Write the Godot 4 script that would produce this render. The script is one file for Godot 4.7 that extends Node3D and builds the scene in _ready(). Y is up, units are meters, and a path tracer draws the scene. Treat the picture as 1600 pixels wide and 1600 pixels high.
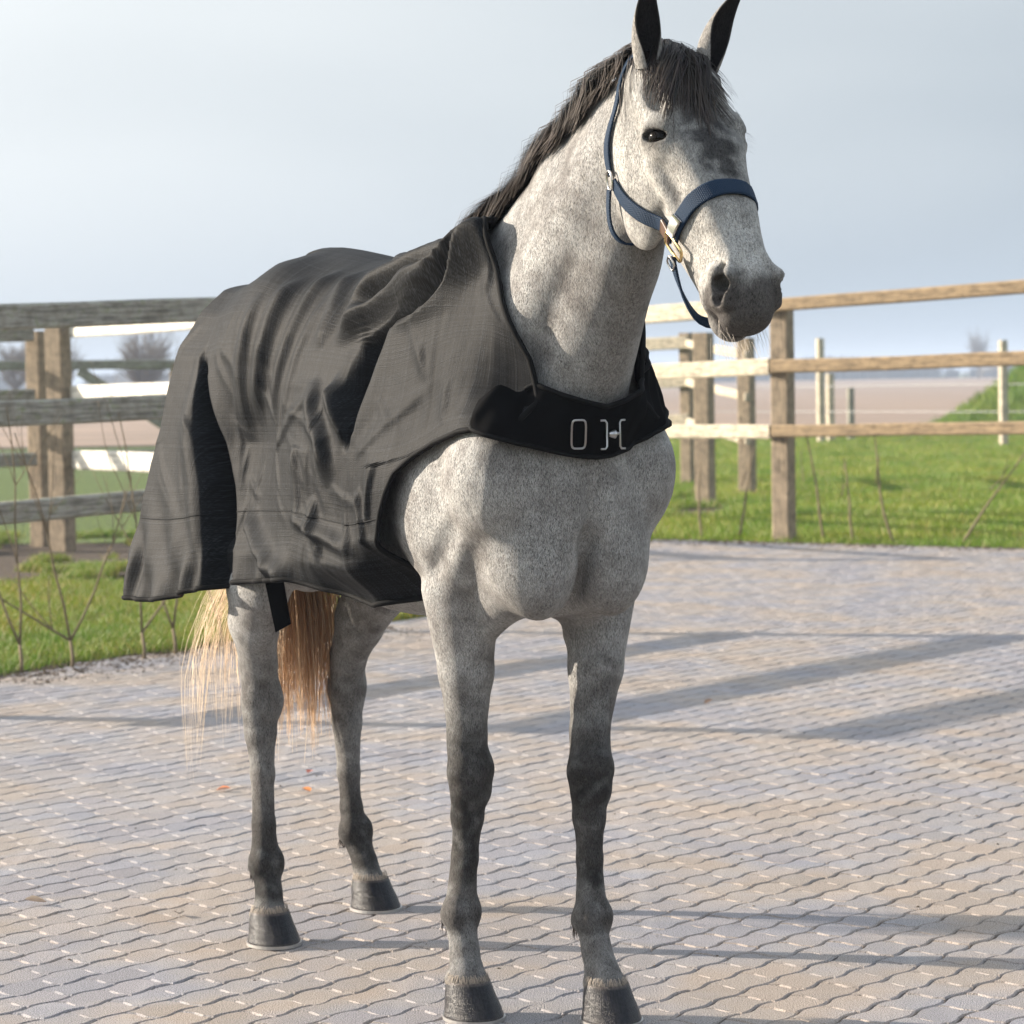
extends Node3D
# A grey horse in a dark rug and a navy halter on a yard of wavy concrete blocks, fences and fields behind.

const ORIGIN := Vector3(0.065, 0.0, -5.98)      # on the ground between the fore hooves
const TURN := -62.0                             # the horse's own x axis points where it looks
const SUN_FROM := Vector3(-0.935, 0.322, -0.27) # low sun, left and a little behind
var rng := RandomNumberGenerator.new()
var M := {}

# ---------- naming ----------
func plain(o: Node, called: String, parent: Node) -> void:
	var n := called
	var k := 0
	while parent.has_node(NodePath(n)):
		k += 1
		n = "%s_%03d" % [called, k]
	o.name = n
	parent.add_child(o, true)

var counters := {}
func numbered(called: String, parent: Node) -> String:
	var key := "%d/%s" % [parent.get_instance_id(), called]
	var k: int = counters.get(key, 0)
	counters[key] = k + 1
	return called if k == 0 else "%s_%03d" % [called, k]

func put(called: String, mesh: Mesh, mat: Material, parent: Node = self) -> MeshInstance3D:
	var o := MeshInstance3D.new()
	o.mesh = mesh
	if mat:
		o.material_override = mat
	o.name = numbered(called, parent)
	parent.add_child(o, true)
	return o

func tag(o: Node, label: String, category: String, group := "") -> Node:
	o.set_meta("label", label)
	o.set_meta("category", category)
	if group != "":
		o.set_meta("group", group)
	return o

func thing(called: String, label: String, category: String, at := Vector3.ZERO, turn := 0.0, group := "") -> Node3D:
	var o := Node3D.new()
	o.name = numbered(called, self)
	add_child(o, true)
	o.position = at
	o.rotation_degrees.y = turn
	tag(o, label, category, group)
	return o

func structure(called: String, mesh: Mesh, mat: Material) -> MeshInstance3D:
	var o := put(called, mesh, mat)
	o.set_meta("kind", "structure")
	return o

# ---------- shapes ----------
func begin() -> SurfaceTool:
	var st := SurfaceTool.new()
	st.begin(Mesh.PRIMITIVE_TRIANGLES)
	return st

func done(st: SurfaceTool, smooth_uv := false) -> ArrayMesh:
	st.generate_normals()
	return st.commit()

func quad(st: SurfaceTool, a: Vector3, b: Vector3, c: Vector3, d: Vector3) -> void:
	for p in [a, b, c, a, c, d]:
		st.add_vertex(p)

# a bevelled bar along x from 0 to l, section h (y) by w (z), centred on the axis
func bar(l: float, h: float, w: float, bev: float, wob := 0.0, segs := 1, sd := 0) -> ArrayMesh:
	var st := begin()
	st.set_smooth_group(-1)
	var r := RandomNumberGenerator.new()
	r.seed = sd + 11
	var sec := [Vector2(h / 2 - bev, w / 2), Vector2(h / 2, w / 2 - bev), Vector2(h / 2, -w / 2 + bev), Vector2(h / 2 - bev, -w / 2), Vector2(-h / 2 + bev, -w / 2), Vector2(-h / 2, -w / 2 + bev), Vector2(-h / 2, w / 2 - bev), Vector2(-h / 2 + bev, w / 2)]
	var rings := []
	for i in segs + 1:
		var off := Vector2(r.randf_range(-wob, wob), r.randf_range(-wob, wob))
		var ring := PackedVector3Array()
		for s in sec:
			ring.append(Vector3(l * i / segs, s.x * (1 + r.randf_range(-wob, wob) * 4) + off.x, s.y + off.y))
		rings.append(ring)
	for i in segs:
		for k in 8:
			var k2 := (k + 1) % 8
			quad(st, rings[i][k], rings[i + 1][k], rings[i + 1][k2], rings[i][k2])
	for e in [0, segs]:
		for k in range(1, 7):
			if e == 0:
				for p in [rings[0][0], rings[0][k], rings[0][k + 1]]: st.add_vertex(p)
			else:
				for p in [rings[e][0], rings[e][k + 1], rings[e][k]]: st.add_vertex(p)
	return done(st)

# a bar laid from a to b
func beam(called: String, a: Vector3, b: Vector3, h: float, w: float, mat: Material, parent: Node, bev := 0.008, wob := 0.003, sd := 0) -> MeshInstance3D:
	var l := a.distance_to(b)
	var o := put(called, bar(l, h, w, bev, wob, maxi(1, int(l / 0.6)), sd), mat, parent)
	var x := (b - a) / l
	var up := Vector3.UP if absf(x.y) < 0.9 else Vector3(0.35, 0, 1).normalized()
	var z := x.cross(up).normalized()
	var y := z.cross(x).normalized()
	o.transform = Transform3D(Basis(x, y, z), a)
	return o

# a round tube through points, with a radius at each; smooth
func tube(st: SurfaceTool, pts: PackedVector3Array, radii: PackedFloat32Array, sides: int, cap := true, col = null) -> void:
	var n := pts.size()
	var rings := []
	var side := Vector3.ZERO
	for i in n:
		var t := (pts[mini(i + 1, n - 1)] - pts[maxi(i - 1, 0)]).normalized()
		if i == 0:
			side = t.cross(Vector3.UP if absf(t.y) < 0.9 else Vector3.RIGHT).normalized()
		side = (side - t * side.dot(t)).normalized()
		var up := t.cross(side)
		var ring := PackedVector3Array()
		for k in sides:
			var a := TAU * k / sides
			ring.append(pts[i] + (side * cos(a) + up * sin(a)) * radii[i])
		rings.append(ring)
	if col != null:
		st.set_color(col)
	for i in n - 1:
		for k in sides:
			var k2 := (k + 1) % sides
			quad(st, rings[i][k], rings[i][k2], rings[i + 1][k2], rings[i + 1][k])
	if cap:
		for k in range(1, sides - 1):
			for p in [rings[0][0], rings[0][k + 1], rings[0][k]]: st.add_vertex(p)
			for p in [rings[n - 1][0], rings[n - 1][k], rings[n - 1][k + 1]]: st.add_vertex(p)

# an indexed smooth surface
func skin(v: PackedVector3Array, idx: PackedInt32Array, col := PackedColorArray(), uv := PackedVector2Array(), sm := 0) -> ArrayMesh:
	var nrm := PackedVector3Array()
	nrm.resize(v.size())
	for i in range(0, idx.size(), 3):
		var a := v[idx[i]]
		var c := (v[idx[i + 2]] - a).cross(v[idx[i + 1]] - a)
		nrm[idx[i]] += c
		nrm[idx[i + 1]] += c
		nrm[idx[i + 2]] += c
	for i in nrm.size():
		nrm[i] = nrm[i].normalized() if nrm[i].length_squared() > 0 else Vector3.UP
	var arr := []
	arr.resize(Mesh.ARRAY_MAX)
	arr[Mesh.ARRAY_VERTEX] = v
	arr[Mesh.ARRAY_NORMAL] = nrm
	arr[Mesh.ARRAY_INDEX] = idx
	if col.size():
		arr[Mesh.ARRAY_COLOR] = col
	if uv.size():
		arr[Mesh.ARRAY_TEX_UV] = uv
	var m := ArrayMesh.new()
	m.add_surface_from_arrays(Mesh.PRIMITIVE_TRIANGLES, arr)
	return m

# ---------- textures and materials ----------
func ramp(offs: Array, cols: Array) -> Gradient:
	var g := Gradient.new()
	g.offsets = PackedFloat32Array(offs)
	g.colors = PackedColorArray(cols)
	return g

func noise_tex(freq: float, oct: int, g: Gradient, sd := 1, size := 512, kind := FastNoiseLite.TYPE_SIMPLEX_SMOOTH) -> NoiseTexture2D:
	var n := FastNoiseLite.new()
	n.noise_type = kind
	n.frequency = freq
	n.seed = sd
	n.fractal_octaves = oct
	if oct <= 1:
		n.fractal_type = FastNoiseLite.FRACTAL_NONE
	var t := NoiseTexture2D.new()
	t.width = size
	t.height = size
	t.seamless = true
	t.noise = n
	t.color_ramp = g
	return t

func grey(v: float) -> Color:
	return Color(v, v, v)

func mat(c: Color, rough := 0.8, metal := 0.0) -> StandardMaterial3D:
	var m := StandardMaterial3D.new()
	m.albedo_color = c.linear_to_srgb()
	m.roughness = rough
	m.metallic = metal
	return m

func over(m: StandardMaterial3D, tex: Texture2D, scale: Vector3, world := false) -> StandardMaterial3D:
	m.albedo_texture = tex
	m.uv1_triplanar = true
	m.uv1_world_triplanar = world
	m.uv1_scale = scale
	return m

func relief(m: StandardMaterial3D, tex: Texture2D, cm: float) -> StandardMaterial3D:
	m.heightmap_enabled = true
	m.heightmap_texture = tex
	m.heightmap_scale = cm
	return m

func patches(m: StandardMaterial3D, tex: Texture2D) -> StandardMaterial3D:
	m.detail_enabled = true
	m.detail_blend_mode = BaseMaterial3D.BLEND_MODE_MUL
	m.detail_uv_layer = BaseMaterial3D.DETAIL_UV_2
	m.uv2_triplanar = true
	m.uv2_world_triplanar = true
	m.detail_albedo = tex
	return m

func make_materials() -> void:
	var bump := noise_tex(0.09, 3, ramp([0.2, 0.8], [Color.BLACK, Color.WHITE]), 5)
	M.bump = bump
	# wood: streaks along x, knots as blotches
	var streak := noise_tex(0.018, 5, ramp([0.15, 0.45, 0.6, 0.9], [grey(0.74), grey(0.90), grey(0.97), grey(1.0)]), 21)
	var blot := noise_tex(0.02, 4, ramp([0.25, 0.5, 0.75], [grey(0.80), grey(0.94), grey(1.0)]), 8)
	M.fresh_wood = relief(patches(over(mat(Color(0.42, 0.30, 0.17), 0.8), streak, Vector3(0.35, 5.0, 5.0)), blot), bump, 0.3)
	M.fresh_wood.uv2_scale = Vector3(1.3, 1.3, 1.3)
	M.sunlit_wood = relief(patches(over(mat(Color(0.70, 0.61, 0.46), 0.8), streak, Vector3(0.35, 5.0, 5.0)), blot), bump, 0.3)  # brighter copy of the fresh wood; strong sun is put into the colour
	M.sunlit_wood.uv2_scale = Vector3(1.3, 1.3, 1.3)
	var mossy := noise_tex(0.022, 5, ramp([0.2, 0.42, 0.6, 0.85], [Color(0.80, 0.79, 0.74), Color(0.93, 0.92, 0.89), Color(1, 1, 0.98), Color(0.80, 0.86, 0.66)]), 33)
	M.grey_wood = relief(patches(over(mat(Color(0.43, 0.41, 0.37), 0.85), streak, Vector3(0.3, 5.0, 5.0)), mossy), bump, 0.4)
	M.grey_wood.uv2_scale = Vector3(0.9, 0.9, 0.9)
	M.post_wood = relief(patches(over(mat(Color(0.40, 0.31, 0.21), 0.85), streak, Vector3(0.35, 5.0, 5.0)), blot), bump, 0.3)
	M.post_wood.uv2_scale = Vector3(1.1, 1.1, 1.1)
	# blocks
	var grit := noise_tex(0.30, 3, ramp([0.2, 0.42, 0.58, 0.82], [grey(0.40), grey(0.80), grey(0.97), grey(1.0)]), 3)
	var stain := noise_tex(0.007, 5, ramp([0.28, 0.42, 0.56, 0.72], [Color(0.91, 0.92, 0.96), Color(0.95, 0.945, 0.955), Color(0.985, 0.965, 0.955), Color(1.0, 0.955, 0.905)]), 14, 1024)
	var b := over(mat(Color(0.455, 0.432, 0.424), 0.72), grit, Vector3(1.7, 1.7, 1.7), true)
	b.vertex_color_use_as_albedo = true
	b.uv2_scale = Vector3(0.16, 0.16, 0.16)
	b.metallic_specular = 0.35
	M.block = relief(patches(b, stain), noise_tex(0.3, 4, ramp([0.2, 0.8], [Color.BLACK, Color.WHITE]), 9), 0.35)
	var sandy := over(mat(Color(0.40, 0.33, 0.24), 0.95), noise_tex(0.25, 3, ramp([0.2, 0.5, 0.8], [grey(0.5), grey(0.85), grey(1.0)]), 17), Vector3(6, 6, 6), true)
	sandy.albedo_color = Color(0.25, 0.20, 0.15).linear_to_srgb()
	M.sand = relief(sandy, bump, 0.5)
	# soil and grass
	var soil := over(mat(Color(0.17, 0.12, 0.08), 1.0), noise_tex(0.06, 5, ramp([0.2, 0.5, 0.8], [grey(0.45), grey(0.8), grey(1.0)]), 4), Vector3(1.5, 1.5, 1.5), true)
	M.soil = relief(soil, bump, 3.0)
	var turf := over(mat(Color(0.11, 0.165, 0.02), 1.0), noise_tex(0.05, 4, ramp([0.2, 0.45, 0.6, 0.8], [Color(0.45, 0.5, 0.4), Color(0.8, 0.85, 0.7), Color(1, 1, 0.9), Color(1, 0.92, 0.7)]), 6), Vector3(0.4, 0.4, 0.4), true)
	M.turf = relief(turf, bump, 4.0)
	var plough := over(mat(Color(0.29, 0.20, 0.14), 1.0), noise_tex(0.012, 5, ramp([0.25, 0.5, 0.75], [grey(0.72), grey(0.92), grey(1.0)]), 7), Vector3(0.01, 0.06, 0.06), true)
	M.plough = plough
	var blade := mat(Color(1, 1, 1), 0.6)
	blade.vertex_color_use_as_albedo = true
	blade.backlight_enabled = true
	blade.backlight = Color(0.6, 0.7, 0.25)
	M.blade = blade
	M.twig = relief(over(mat(Color(0.36, 0.27, 0.16), 0.8), noise_tex(0.05, 3, ramp([0.2, 0.8], [grey(0.55), grey(1.0)]), 23), Vector3(8, 8, 8), true), bump, 0.2)
	M.wire = mat(Color(0.3, 0.3, 0.3), 0.5, 0.6)
	M.far_twig = mat(Color(0.11, 0.085, 0.055), 1.0)

# ---------- sky ----------
func make_sky() -> PanoramaSkyMaterial:
	var w := 1024
	var h := 512
	var im := Image.create_empty(w, h, false, Image.FORMAT_RGBF)
	var n := FastNoiseLite.new()
	n.seed = 4
	n.frequency = 1.6
	n.fractal_octaves = 4
	var sun := SUN_FROM.normalized()
	for y in h:
		var el := PI * (0.5 - (y + 0.5) / h)
		for x in w:
			var az := TAU * (x + 0.5) / w
			var d := Vector3(sin(az) * cos(el), sin(el), -cos(az) * cos(el))
			var off := rad_to_deg(acos(clampf(d.dot(sun), -1, 1)))
			var glow := exp(-pow(off / 62.0, 2.0) * 0.9)
			var near := exp(-pow(off / 24.0, 2.0))
			var up := clampf(sin(el), 0, 1)
			var c := Color(0.062, 0.112, 0.180).lerp(Color(0.095, 0.142, 0.200), smoothstep(0.0, 0.1, up)).lerp(Color(0.20, 0.28, 0.40), smoothstep(0.15, 0.8, up))
			var veil := 0.5 + 0.5 * n.get_noise_3d(d.x * 1.0, d.y * 4.5, d.z * 1.0)
			var cl := smoothstep(0.35, 0.75, veil)
			c = c + Color(0.045, 0.043, 0.040) * cl * smoothstep(0.0, 0.06, up)
			c = c + Color(0.83, 0.80, 0.755) * glow * (0.8 + 0.2 * smoothstep(0.0, 0.12, up)) + Color(0.55, 0.47, 0.36) * near
			# unseen bright cloud added opposite the sun, as fill for the shaded chest
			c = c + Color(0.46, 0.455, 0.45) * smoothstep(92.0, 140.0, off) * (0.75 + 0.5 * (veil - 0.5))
			im.set_pixel(x, y, Color(c.r * 0.87, c.g * 0.85, c.b * 0.805))
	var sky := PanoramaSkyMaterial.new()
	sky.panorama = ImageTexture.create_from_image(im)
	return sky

func make_view() -> void:
	var cam := Camera3D.new()
	cam.name = "camera"
	add_child(cam)
	cam.position = Vector3(0, 1.36, 0)
	cam.rotation_degrees = Vector3(-2.7065, 0, -1.03)
	cam.near = 0.1
	cam.far = 3000.0
	var at := CameraAttributesPhysical.new()
	at.frustum_focal_length = 66.0
	at.frustum_focus_distance = 5.95
	at.frustum_near = 0.1
	at.frustum_far = 3000.0
	at.exposure_aperture = 5.6
	cam.attributes = at
	cam.fov = 20.607
	cam.current = true
	var env := Environment.new()
	env.background_mode = Environment.BG_SKY
	env.sky = Sky.new()
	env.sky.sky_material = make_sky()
	env.tonemap_mode = Environment.TONE_MAPPER_LINEAR
	env.tonemap_exposure = 2.3
	env.sdfgi_enabled = true
	env.ssao_enabled = true
	env.ssil_enabled = true
	env.fog_enabled = true
	env.fog_density = 0.0009
	env.fog_light_color = Color(0.80, 0.86, 0.95)
	var we := WorldEnvironment.new()
	we.name = "surroundings"
	we.environment = env
	add_child(we)
	var sun := DirectionalLight3D.new()
	sun.name = "sun"
	add_child(sun)
	sun.look_at_from_position(Vector3.ZERO, -SUN_FROM, Vector3.UP)
	sun.light_energy = 1.6
	sun.light_color = Color(1.0, 0.945, 0.87)
	sun.light_angular_distance = 0.5
	sun.shadow_enabled = true

# ---------- ground ----------
func sheet(corners: Array, y: float, step := 0.0, rough := 0.0) -> ArrayMesh:
	var st := begin()
	st.set_smooth_group(0)
	var a: Vector2 = corners[0]; var b: Vector2 = corners[1]; var c: Vector2 = corners[2]; var d: Vector2 = corners[3]
	var nx := 1 if step <= 0 else maxi(1, int(a.distance_to(b) / step))
	var ny := 1 if step <= 0 else maxi(1, int(a.distance_to(d) / step))
	var n := FastNoiseLite.new()
	n.frequency = 0.6
	var at := func(i: int, j: int) -> Vector3:
		var p := a.lerp(b, float(i) / nx).lerp(d.lerp(c, float(i) / nx), float(j) / ny)
		return Vector3(p.x, y + rough * n.get_noise_2d(p.x, p.y), p.y)
	for i in nx:
		for j in ny:
			quad(st, at.call(i, j), at.call(i + 1, j), at.call(i + 1, j + 1), at.call(i, j + 1))
	return done(st)

const ROW := Vector2(0.58, -0.815)   # the direction of the block courses

const PAVER := Vector2(0.137, 0.105)   # one block, joints included

func paver_mesh(k: int, flip: float) -> ArrayMesh:
	var r := RandomNumberGenerator.new()
	r.seed = 50 + k
	var out := PackedVector2Array()
	var n := 9
	var hl := PAVER.x / 2 - 0.0030
	var hw := PAVER.y / 2 - 0.0030
	for i in n + 1:
		var x := lerpf(-hl, hl, float(i) / n)
		out.append(Vector2(x, -hw + flip * 0.0068 * sin(x * TAU / PAVER.x + 0.6) + r.randf_range(-0.0006, 0.0006)))
	for e in [0.25, 0.0, -0.25]:
		out.append(Vector2(hl + 0.0065 * sin(e * TAU), -e * 2 * hw * 0.8))
	for i in n + 1:
		var x := lerpf(hl, -hl, float(i) / n)
		out.append(Vector2(x, hw + flip * 0.0068 * sin(x * TAU / PAVER.x + 0.6) + r.randf_range(-0.0006, 0.0006)))
	for e in [-0.25, 0.0, 0.25]:
		out.append(Vector2(-hl + 0.0065 * sin(e * TAU), -e * 2 * hw * 0.8))
	var st := begin()
	st.set_smooth_group(-1)
	var m := out.size()
	for i in m:
		var j := (i + 1) % m
		var a := out[i]; var b := out[j]
		var ai := a * Vector2(0.955, 0.93); var bi := b * Vector2(0.955, 0.93)
		var a3 := Vector3(a.x, -0.004, a.y); var b3 := Vector3(b.x, -0.004, b.y)
		var ai3 := Vector3(ai.x, 0, ai.y); var bi3 := Vector3(bi.x, 0, bi.y)
		quad(st, a3, b3, bi3, ai3)
		quad(st, Vector3(a.x, -0.03, a.y), Vector3(b.x, -0.03, b.y), b3, a3)
		for p in [Vector3.ZERO, ai3, bi3]: st.add_vertex(p)
	return done(st)

func on_yard(p: Vector2) -> bool:
	# left edge of the yard and its far edge, with a ragged line
	var wob := 0.05 * sin(p.x * 3.1 + p.y * 1.7) + 0.03 * sin(p.y * 7.3)
	var left := (p - Vector2(-2.44, -13.31)).dot(Vector2(1.34, 0.89).normalized())
	var far := (p - Vector2(1.18, -23.5)).dot(Vector2(-0.604, 0.797))
	var far_l := (p - Vector2(-0.35, -16.4)).dot(Vector2(0.977, 0.21))
	return (left > -0.05 + wob or p.y < -16.4) and far > 0.02 + wob * 0.5 and (p.y > -16.4 or far_l > 0.0)

func make_ground() -> void:
	var g := structure("ground", sheet([Vector2(-900, 30), Vector2(900, 30), Vector2(900, -1500), Vector2(-900, -1500)], -0.08), M.turf)
	g.set_meta("label", "green pasture spreading behind the fences to the fields")
	structure("field", sheet([Vector2(-260, -66), Vector2(260, -66), Vector2(420, -560), Vector2(-420, -560)], -0.05), M.plough)
	structure("soil", sheet([Vector2(-7.0, -19.6), Vector2(-0.6, -19.6), Vector2(-0.6, -25.0), Vector2(-8.0, -26.5)], -0.066, 0.3, 0.02), M.soil)
	structure("soil", sheet([Vector2(0.6, -27.5), Vector2(2.5, -27.5), Vector2(2.6, -32.0), Vector2(0.6, -33.0)], -0.066, 0.3, 0.02), M.soil)
	# yard: the sand bed and the blocks on it
	var st := begin()
	for p in [Vector3(-5, 0, 3), Vector3(9, 0, 3), Vector3(9, 0, -17.4), Vector3(-5, 0, 3), Vector3(9, 0, -17.4), Vector3(1.1, 0, -23.7), Vector3(-5, 0, 3), Vector3(1.1, 0, -23.7), Vector3(-0.35, 0, -16.4), Vector3(-5, 0, 3), Vector3(-0.35, 0, -16.4), Vector3(-5.6, 0, -8.6)]:
		st.add_vertex(p + Vector3(0, -0.014, 0))
	var yard := structure("paving", done(st), M.sand)
	var meshes := []
	for k in 4:
		meshes.append(paver_mesh(k, 1.0 if k % 2 == 0 else -1.0))
	var row := ROW.normalized()
	var across := Vector2(-row.y, row.x)
	var ang := atan2(-row.y, row.x)
	var near := []
	var rest := []
	rng.seed = 77
	for i in range(-230, 230):
		for j in range(-200, 200):
			var p := row * (PAVER.x * (j + (0.5 if posmod(i, 2) else 0.0))) + across * (PAVER.y * i) + Vector2(0, -11)
			var d := -p.y
			var half := 0.25 * d + 0.7
			if d < 4.8 or d > 24.5 or absf(p.x) > half or not on_yard(p):
				continue
			var tone := rng.randf_range(0.92, 1.05)
			var warm := rng.randf_range(-0.03, 0.03)
			if rng.randf() < 0.06:
				tone *= 0.88
			var c := Color(tone * (1 + warm), tone, tone * (1 - warm))
			var tilt := Basis(Vector3.UP, ang + rng.randf_range(-0.012, 0.012)) * Basis(Vector3.RIGHT, rng.randf_range(-0.012, 0.012)) * Basis(Vector3.BACK, rng.randf_range(-0.008, 0.008))
			var t := Transform3D(tilt, Vector3(p.x, rng.randf_range(-0.0018, 0.0012), p.y))
			var rec := [d + absf(p.x) * 0.3, t, c, posmod(i, 2)]
			if d > 5.75 and absf(p.x) < 0.185 * d and near.size() < 100000:
				near.append(rec)
			else:
				rest.append(rec)
	near.sort_custom(func(a, b): return a[0] < b[0])
	rest.append_array(near.slice(300))
	near = near.slice(0, 300)
	var mats := []
	for k in 8:
		var mm: StandardMaterial3D = M.block.duplicate()
		mm.albedo_color = (Color(0.455, 0.432, 0.424) * lerpf(0.93, 1.05, k / 7.0) * Color(1.0 + 0.02 * sin(k * 2.0), 1, 1.0 - 0.02 * sin(k * 2.0))).linear_to_srgb()
		mats.append(mm)
	for i in near.size():
		var o := MeshInstance3D.new()
		o.mesh = meshes[near[i][3] + 2 * (rng.randi() % 2)]
		o.material_override = mats[rng.randi() % 8]
		o.name = "paver" if i == 0 else "paver_%03d" % i
		yard.add_child(o, true)
		o.transform = near[i][1]
	for k in 2:
		var mm := MultiMesh.new()
		mm.transform_format = MultiMesh.TRANSFORM_3D
		mm.use_colors = true
		mm.mesh = meshes[k]
		var mine := []
		for i in rest.size():
			if rest[i][3] == k:
				mine.append(rest[i])
		mm.instance_count = mine.size()
		for i in mine.size():
			mm.set_instance_transform(i, mine[i][1])
			mm.set_instance_color(i, mine[i][2])
		var mi := MultiMeshInstance3D.new()
		mi.multimesh = mm
		mi.material_override = M.block
		mi.name = "distant_paver" if k == 0 else "distant_paver_001"
		mi.set_meta("kind", "stuff")
		yard.add_child(mi, true)

# ---------- grass ----------
func tuft(blades: int, h: float, wide: float, sd: int) -> ArrayMesh:
	var r := RandomNumberGenerator.new()
	r.seed = sd
	var st := begin()
	for b in blades:
		var a := r.randf() * TAU
		var base := Vector3(cos(a), 0, sin(a)) * r.randf() * wide
		var lean := Vector3(r.randf_range(-1, 1), 0, r.randf_range(-1, 1)) * h * 0.6
		var hh := h * r.randf_range(0.5, 1.1)
		var side := Vector3(cos(a * 3), 0, sin(a * 3)) * r.randf_range(0.0022, 0.004) * (h / 0.08)
		var mid := base + lean * 0.35 + Vector3(0, hh * 0.6, 0)
		var tip := base + lean + Vector3(0, hh, 0)
		var g := r.randf()
		var c := Color(0.075, 0.135, 0.006).lerp(Color(0.24, 0.32, 0.018), g)
		if r.randf() < 0.16:
			c = Color(0.34, 0.28, 0.11)
		st.set_color(c)
		for p in [base - side, base + side, mid + side * 0.8, base - side, mid + side * 0.8, mid - side * 0.8, mid - side * 0.8, mid + side * 0.8, tip]:
			st.add_vertex(p)
	return done(st)

func scatter(called: String, spots: Array, mesh: Mesh, label: String, sc := Vector2(0.7, 1.3)) -> void:
	var patch := FastNoiseLite.new()
	patch.seed = 12
	patch.frequency = 0.7
	var mm := MultiMesh.new()
	mm.transform_format = MultiMesh.TRANSFORM_3D
	mm.use_colors = true
	mm.mesh = mesh
	mm.instance_count = spots.size()
	for i in spots.size():
		var s := rng.randf_range(sc.x, sc.y)
		mm.set_instance_transform(i, Transform3D(Basis(Vector3.UP, rng.randf() * TAU).scaled(Vector3(s, s * rng.randf_range(0.8, 1.2), s)), spots[i]))
		var k := rng.randf_range(0.75, 1.2)
		var dry := patch.get_noise_2d(spots[i].x * 1.0, spots[i].z * 0.6)
		mm.set_instance_color(i, Color(k * (1.0 + 0.45 * dry), k * (1.0 + 0.12 * dry), k * 0.9))
	var mi := MultiMeshInstance3D.new()
	mi.multimesh = mm
	mi.material_override = M.blade
	mi.name = numbered(called, self)
	add_child(mi, true)
	mi.set_meta("kind", "stuff")
	tag(mi, label, "grass")

func make_grass() -> void:
	rng.seed = 5
	var n := FastNoiseLite.new()
	n.frequency = 0.5
	n.seed = 3
	var left := []
	var right := []
	for i in 125000:
		# on the left, from the yard's edge back
		var d := lerpf(12.6, 26.0, pow(rng.randf(), 0.8))
		var x := rng.randf_range(-0.25 * d, 0.0)
		var p := Vector2(x, -d)
		var edge := (p - Vector2(-2.44, -13.31)).dot(Vector2(1.34, 0.89).normalized())
		if edge < 0.06 and not on_yard(p + Vector2(-0.02, 0)):
			if d > 19.4 and d < 25.5 and n.get_noise_2d(x * 2.0, d * 1.3) < 0.32: continue
			var bare := n.get_noise_2d(x * 1.4, d * 1.1)
			var strip := clampf((-edge) / 0.35, 0, 1)
			if bare * 0.9 + strip * 1.2 > 0.25 + 0.5 * smoothstep(20.0, 23.5, d) * 2.0 + rng.randf_range(-0.2, 0.2):
				left.append(Vector3(x, -0.02 + 0.02 * bare, -d))
		d = lerpf(21.0, 62.0, pow(rng.randf(), 1.6))
		x = rng.randf_range(0.0, 0.25 * d)
		p = Vector2(x, -d)
		var far := (p - Vector2(1.18, -23.5)).dot(Vector2(-0.604, 0.797))
		if x < 2.4 and d > 27.5 and d < 32.5 and n.get_noise_2d(x * 2.0, d) < 0.2: continue
		if far < 0.0:
			right.append(Vector3(x, -0.05, -d))
	scatter("verge_grass", left, tuft(10, 0.062, 0.06, 2), "short sunlit grass between the dark fence and the yard, on the left")
	scatter("meadow_grass", right, tuft(11, 0.085, 0.12, 3), "smooth green grass behind the corner post, on the right")
	# the mound on the right
	var v := PackedVector3Array()
	var idx := PackedInt32Array()
	var nr := 26
	for j in nr + 1:
		for i in 41:
			var a := TAU * i / 40.0
			var rr := float(j) / nr
			var y := 2.6 * pow(cos(rr * PI / 2), 1.4) + 0.10 * n.get_noise_2d(rr * 30 * cos(a), rr * 30 * sin(a)) - 0.15
			v.append(Vector3(cos(a) * rr * 5.2, y, sin(a) * rr * 6.0))
	for j in nr:
		for i in 40:
			var q := j * 41 + i
			idx.append_array([q, q + 41, q + 42, q, q + 42, q + 1])
	var mound := structure("mound", skin(v, idx), M.turf)
	mound.position = Vector3(15.0, 0, -66)
	var top := []
	for i in 7000:
		var a := rng.randf() * TAU
		var rr := sqrt(rng.randf())
		top.append(mound.position + Vector3(cos(a) * rr * 5.2, 2.6 * pow(cos(rr * PI / 2), 1.4) - 0.12, sin(a) * rr * 6.0))
	scatter("mound_grass", top, tuft(10, 0.22, 0.25, 8), "green grass growing over the mound at the right edge")

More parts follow.
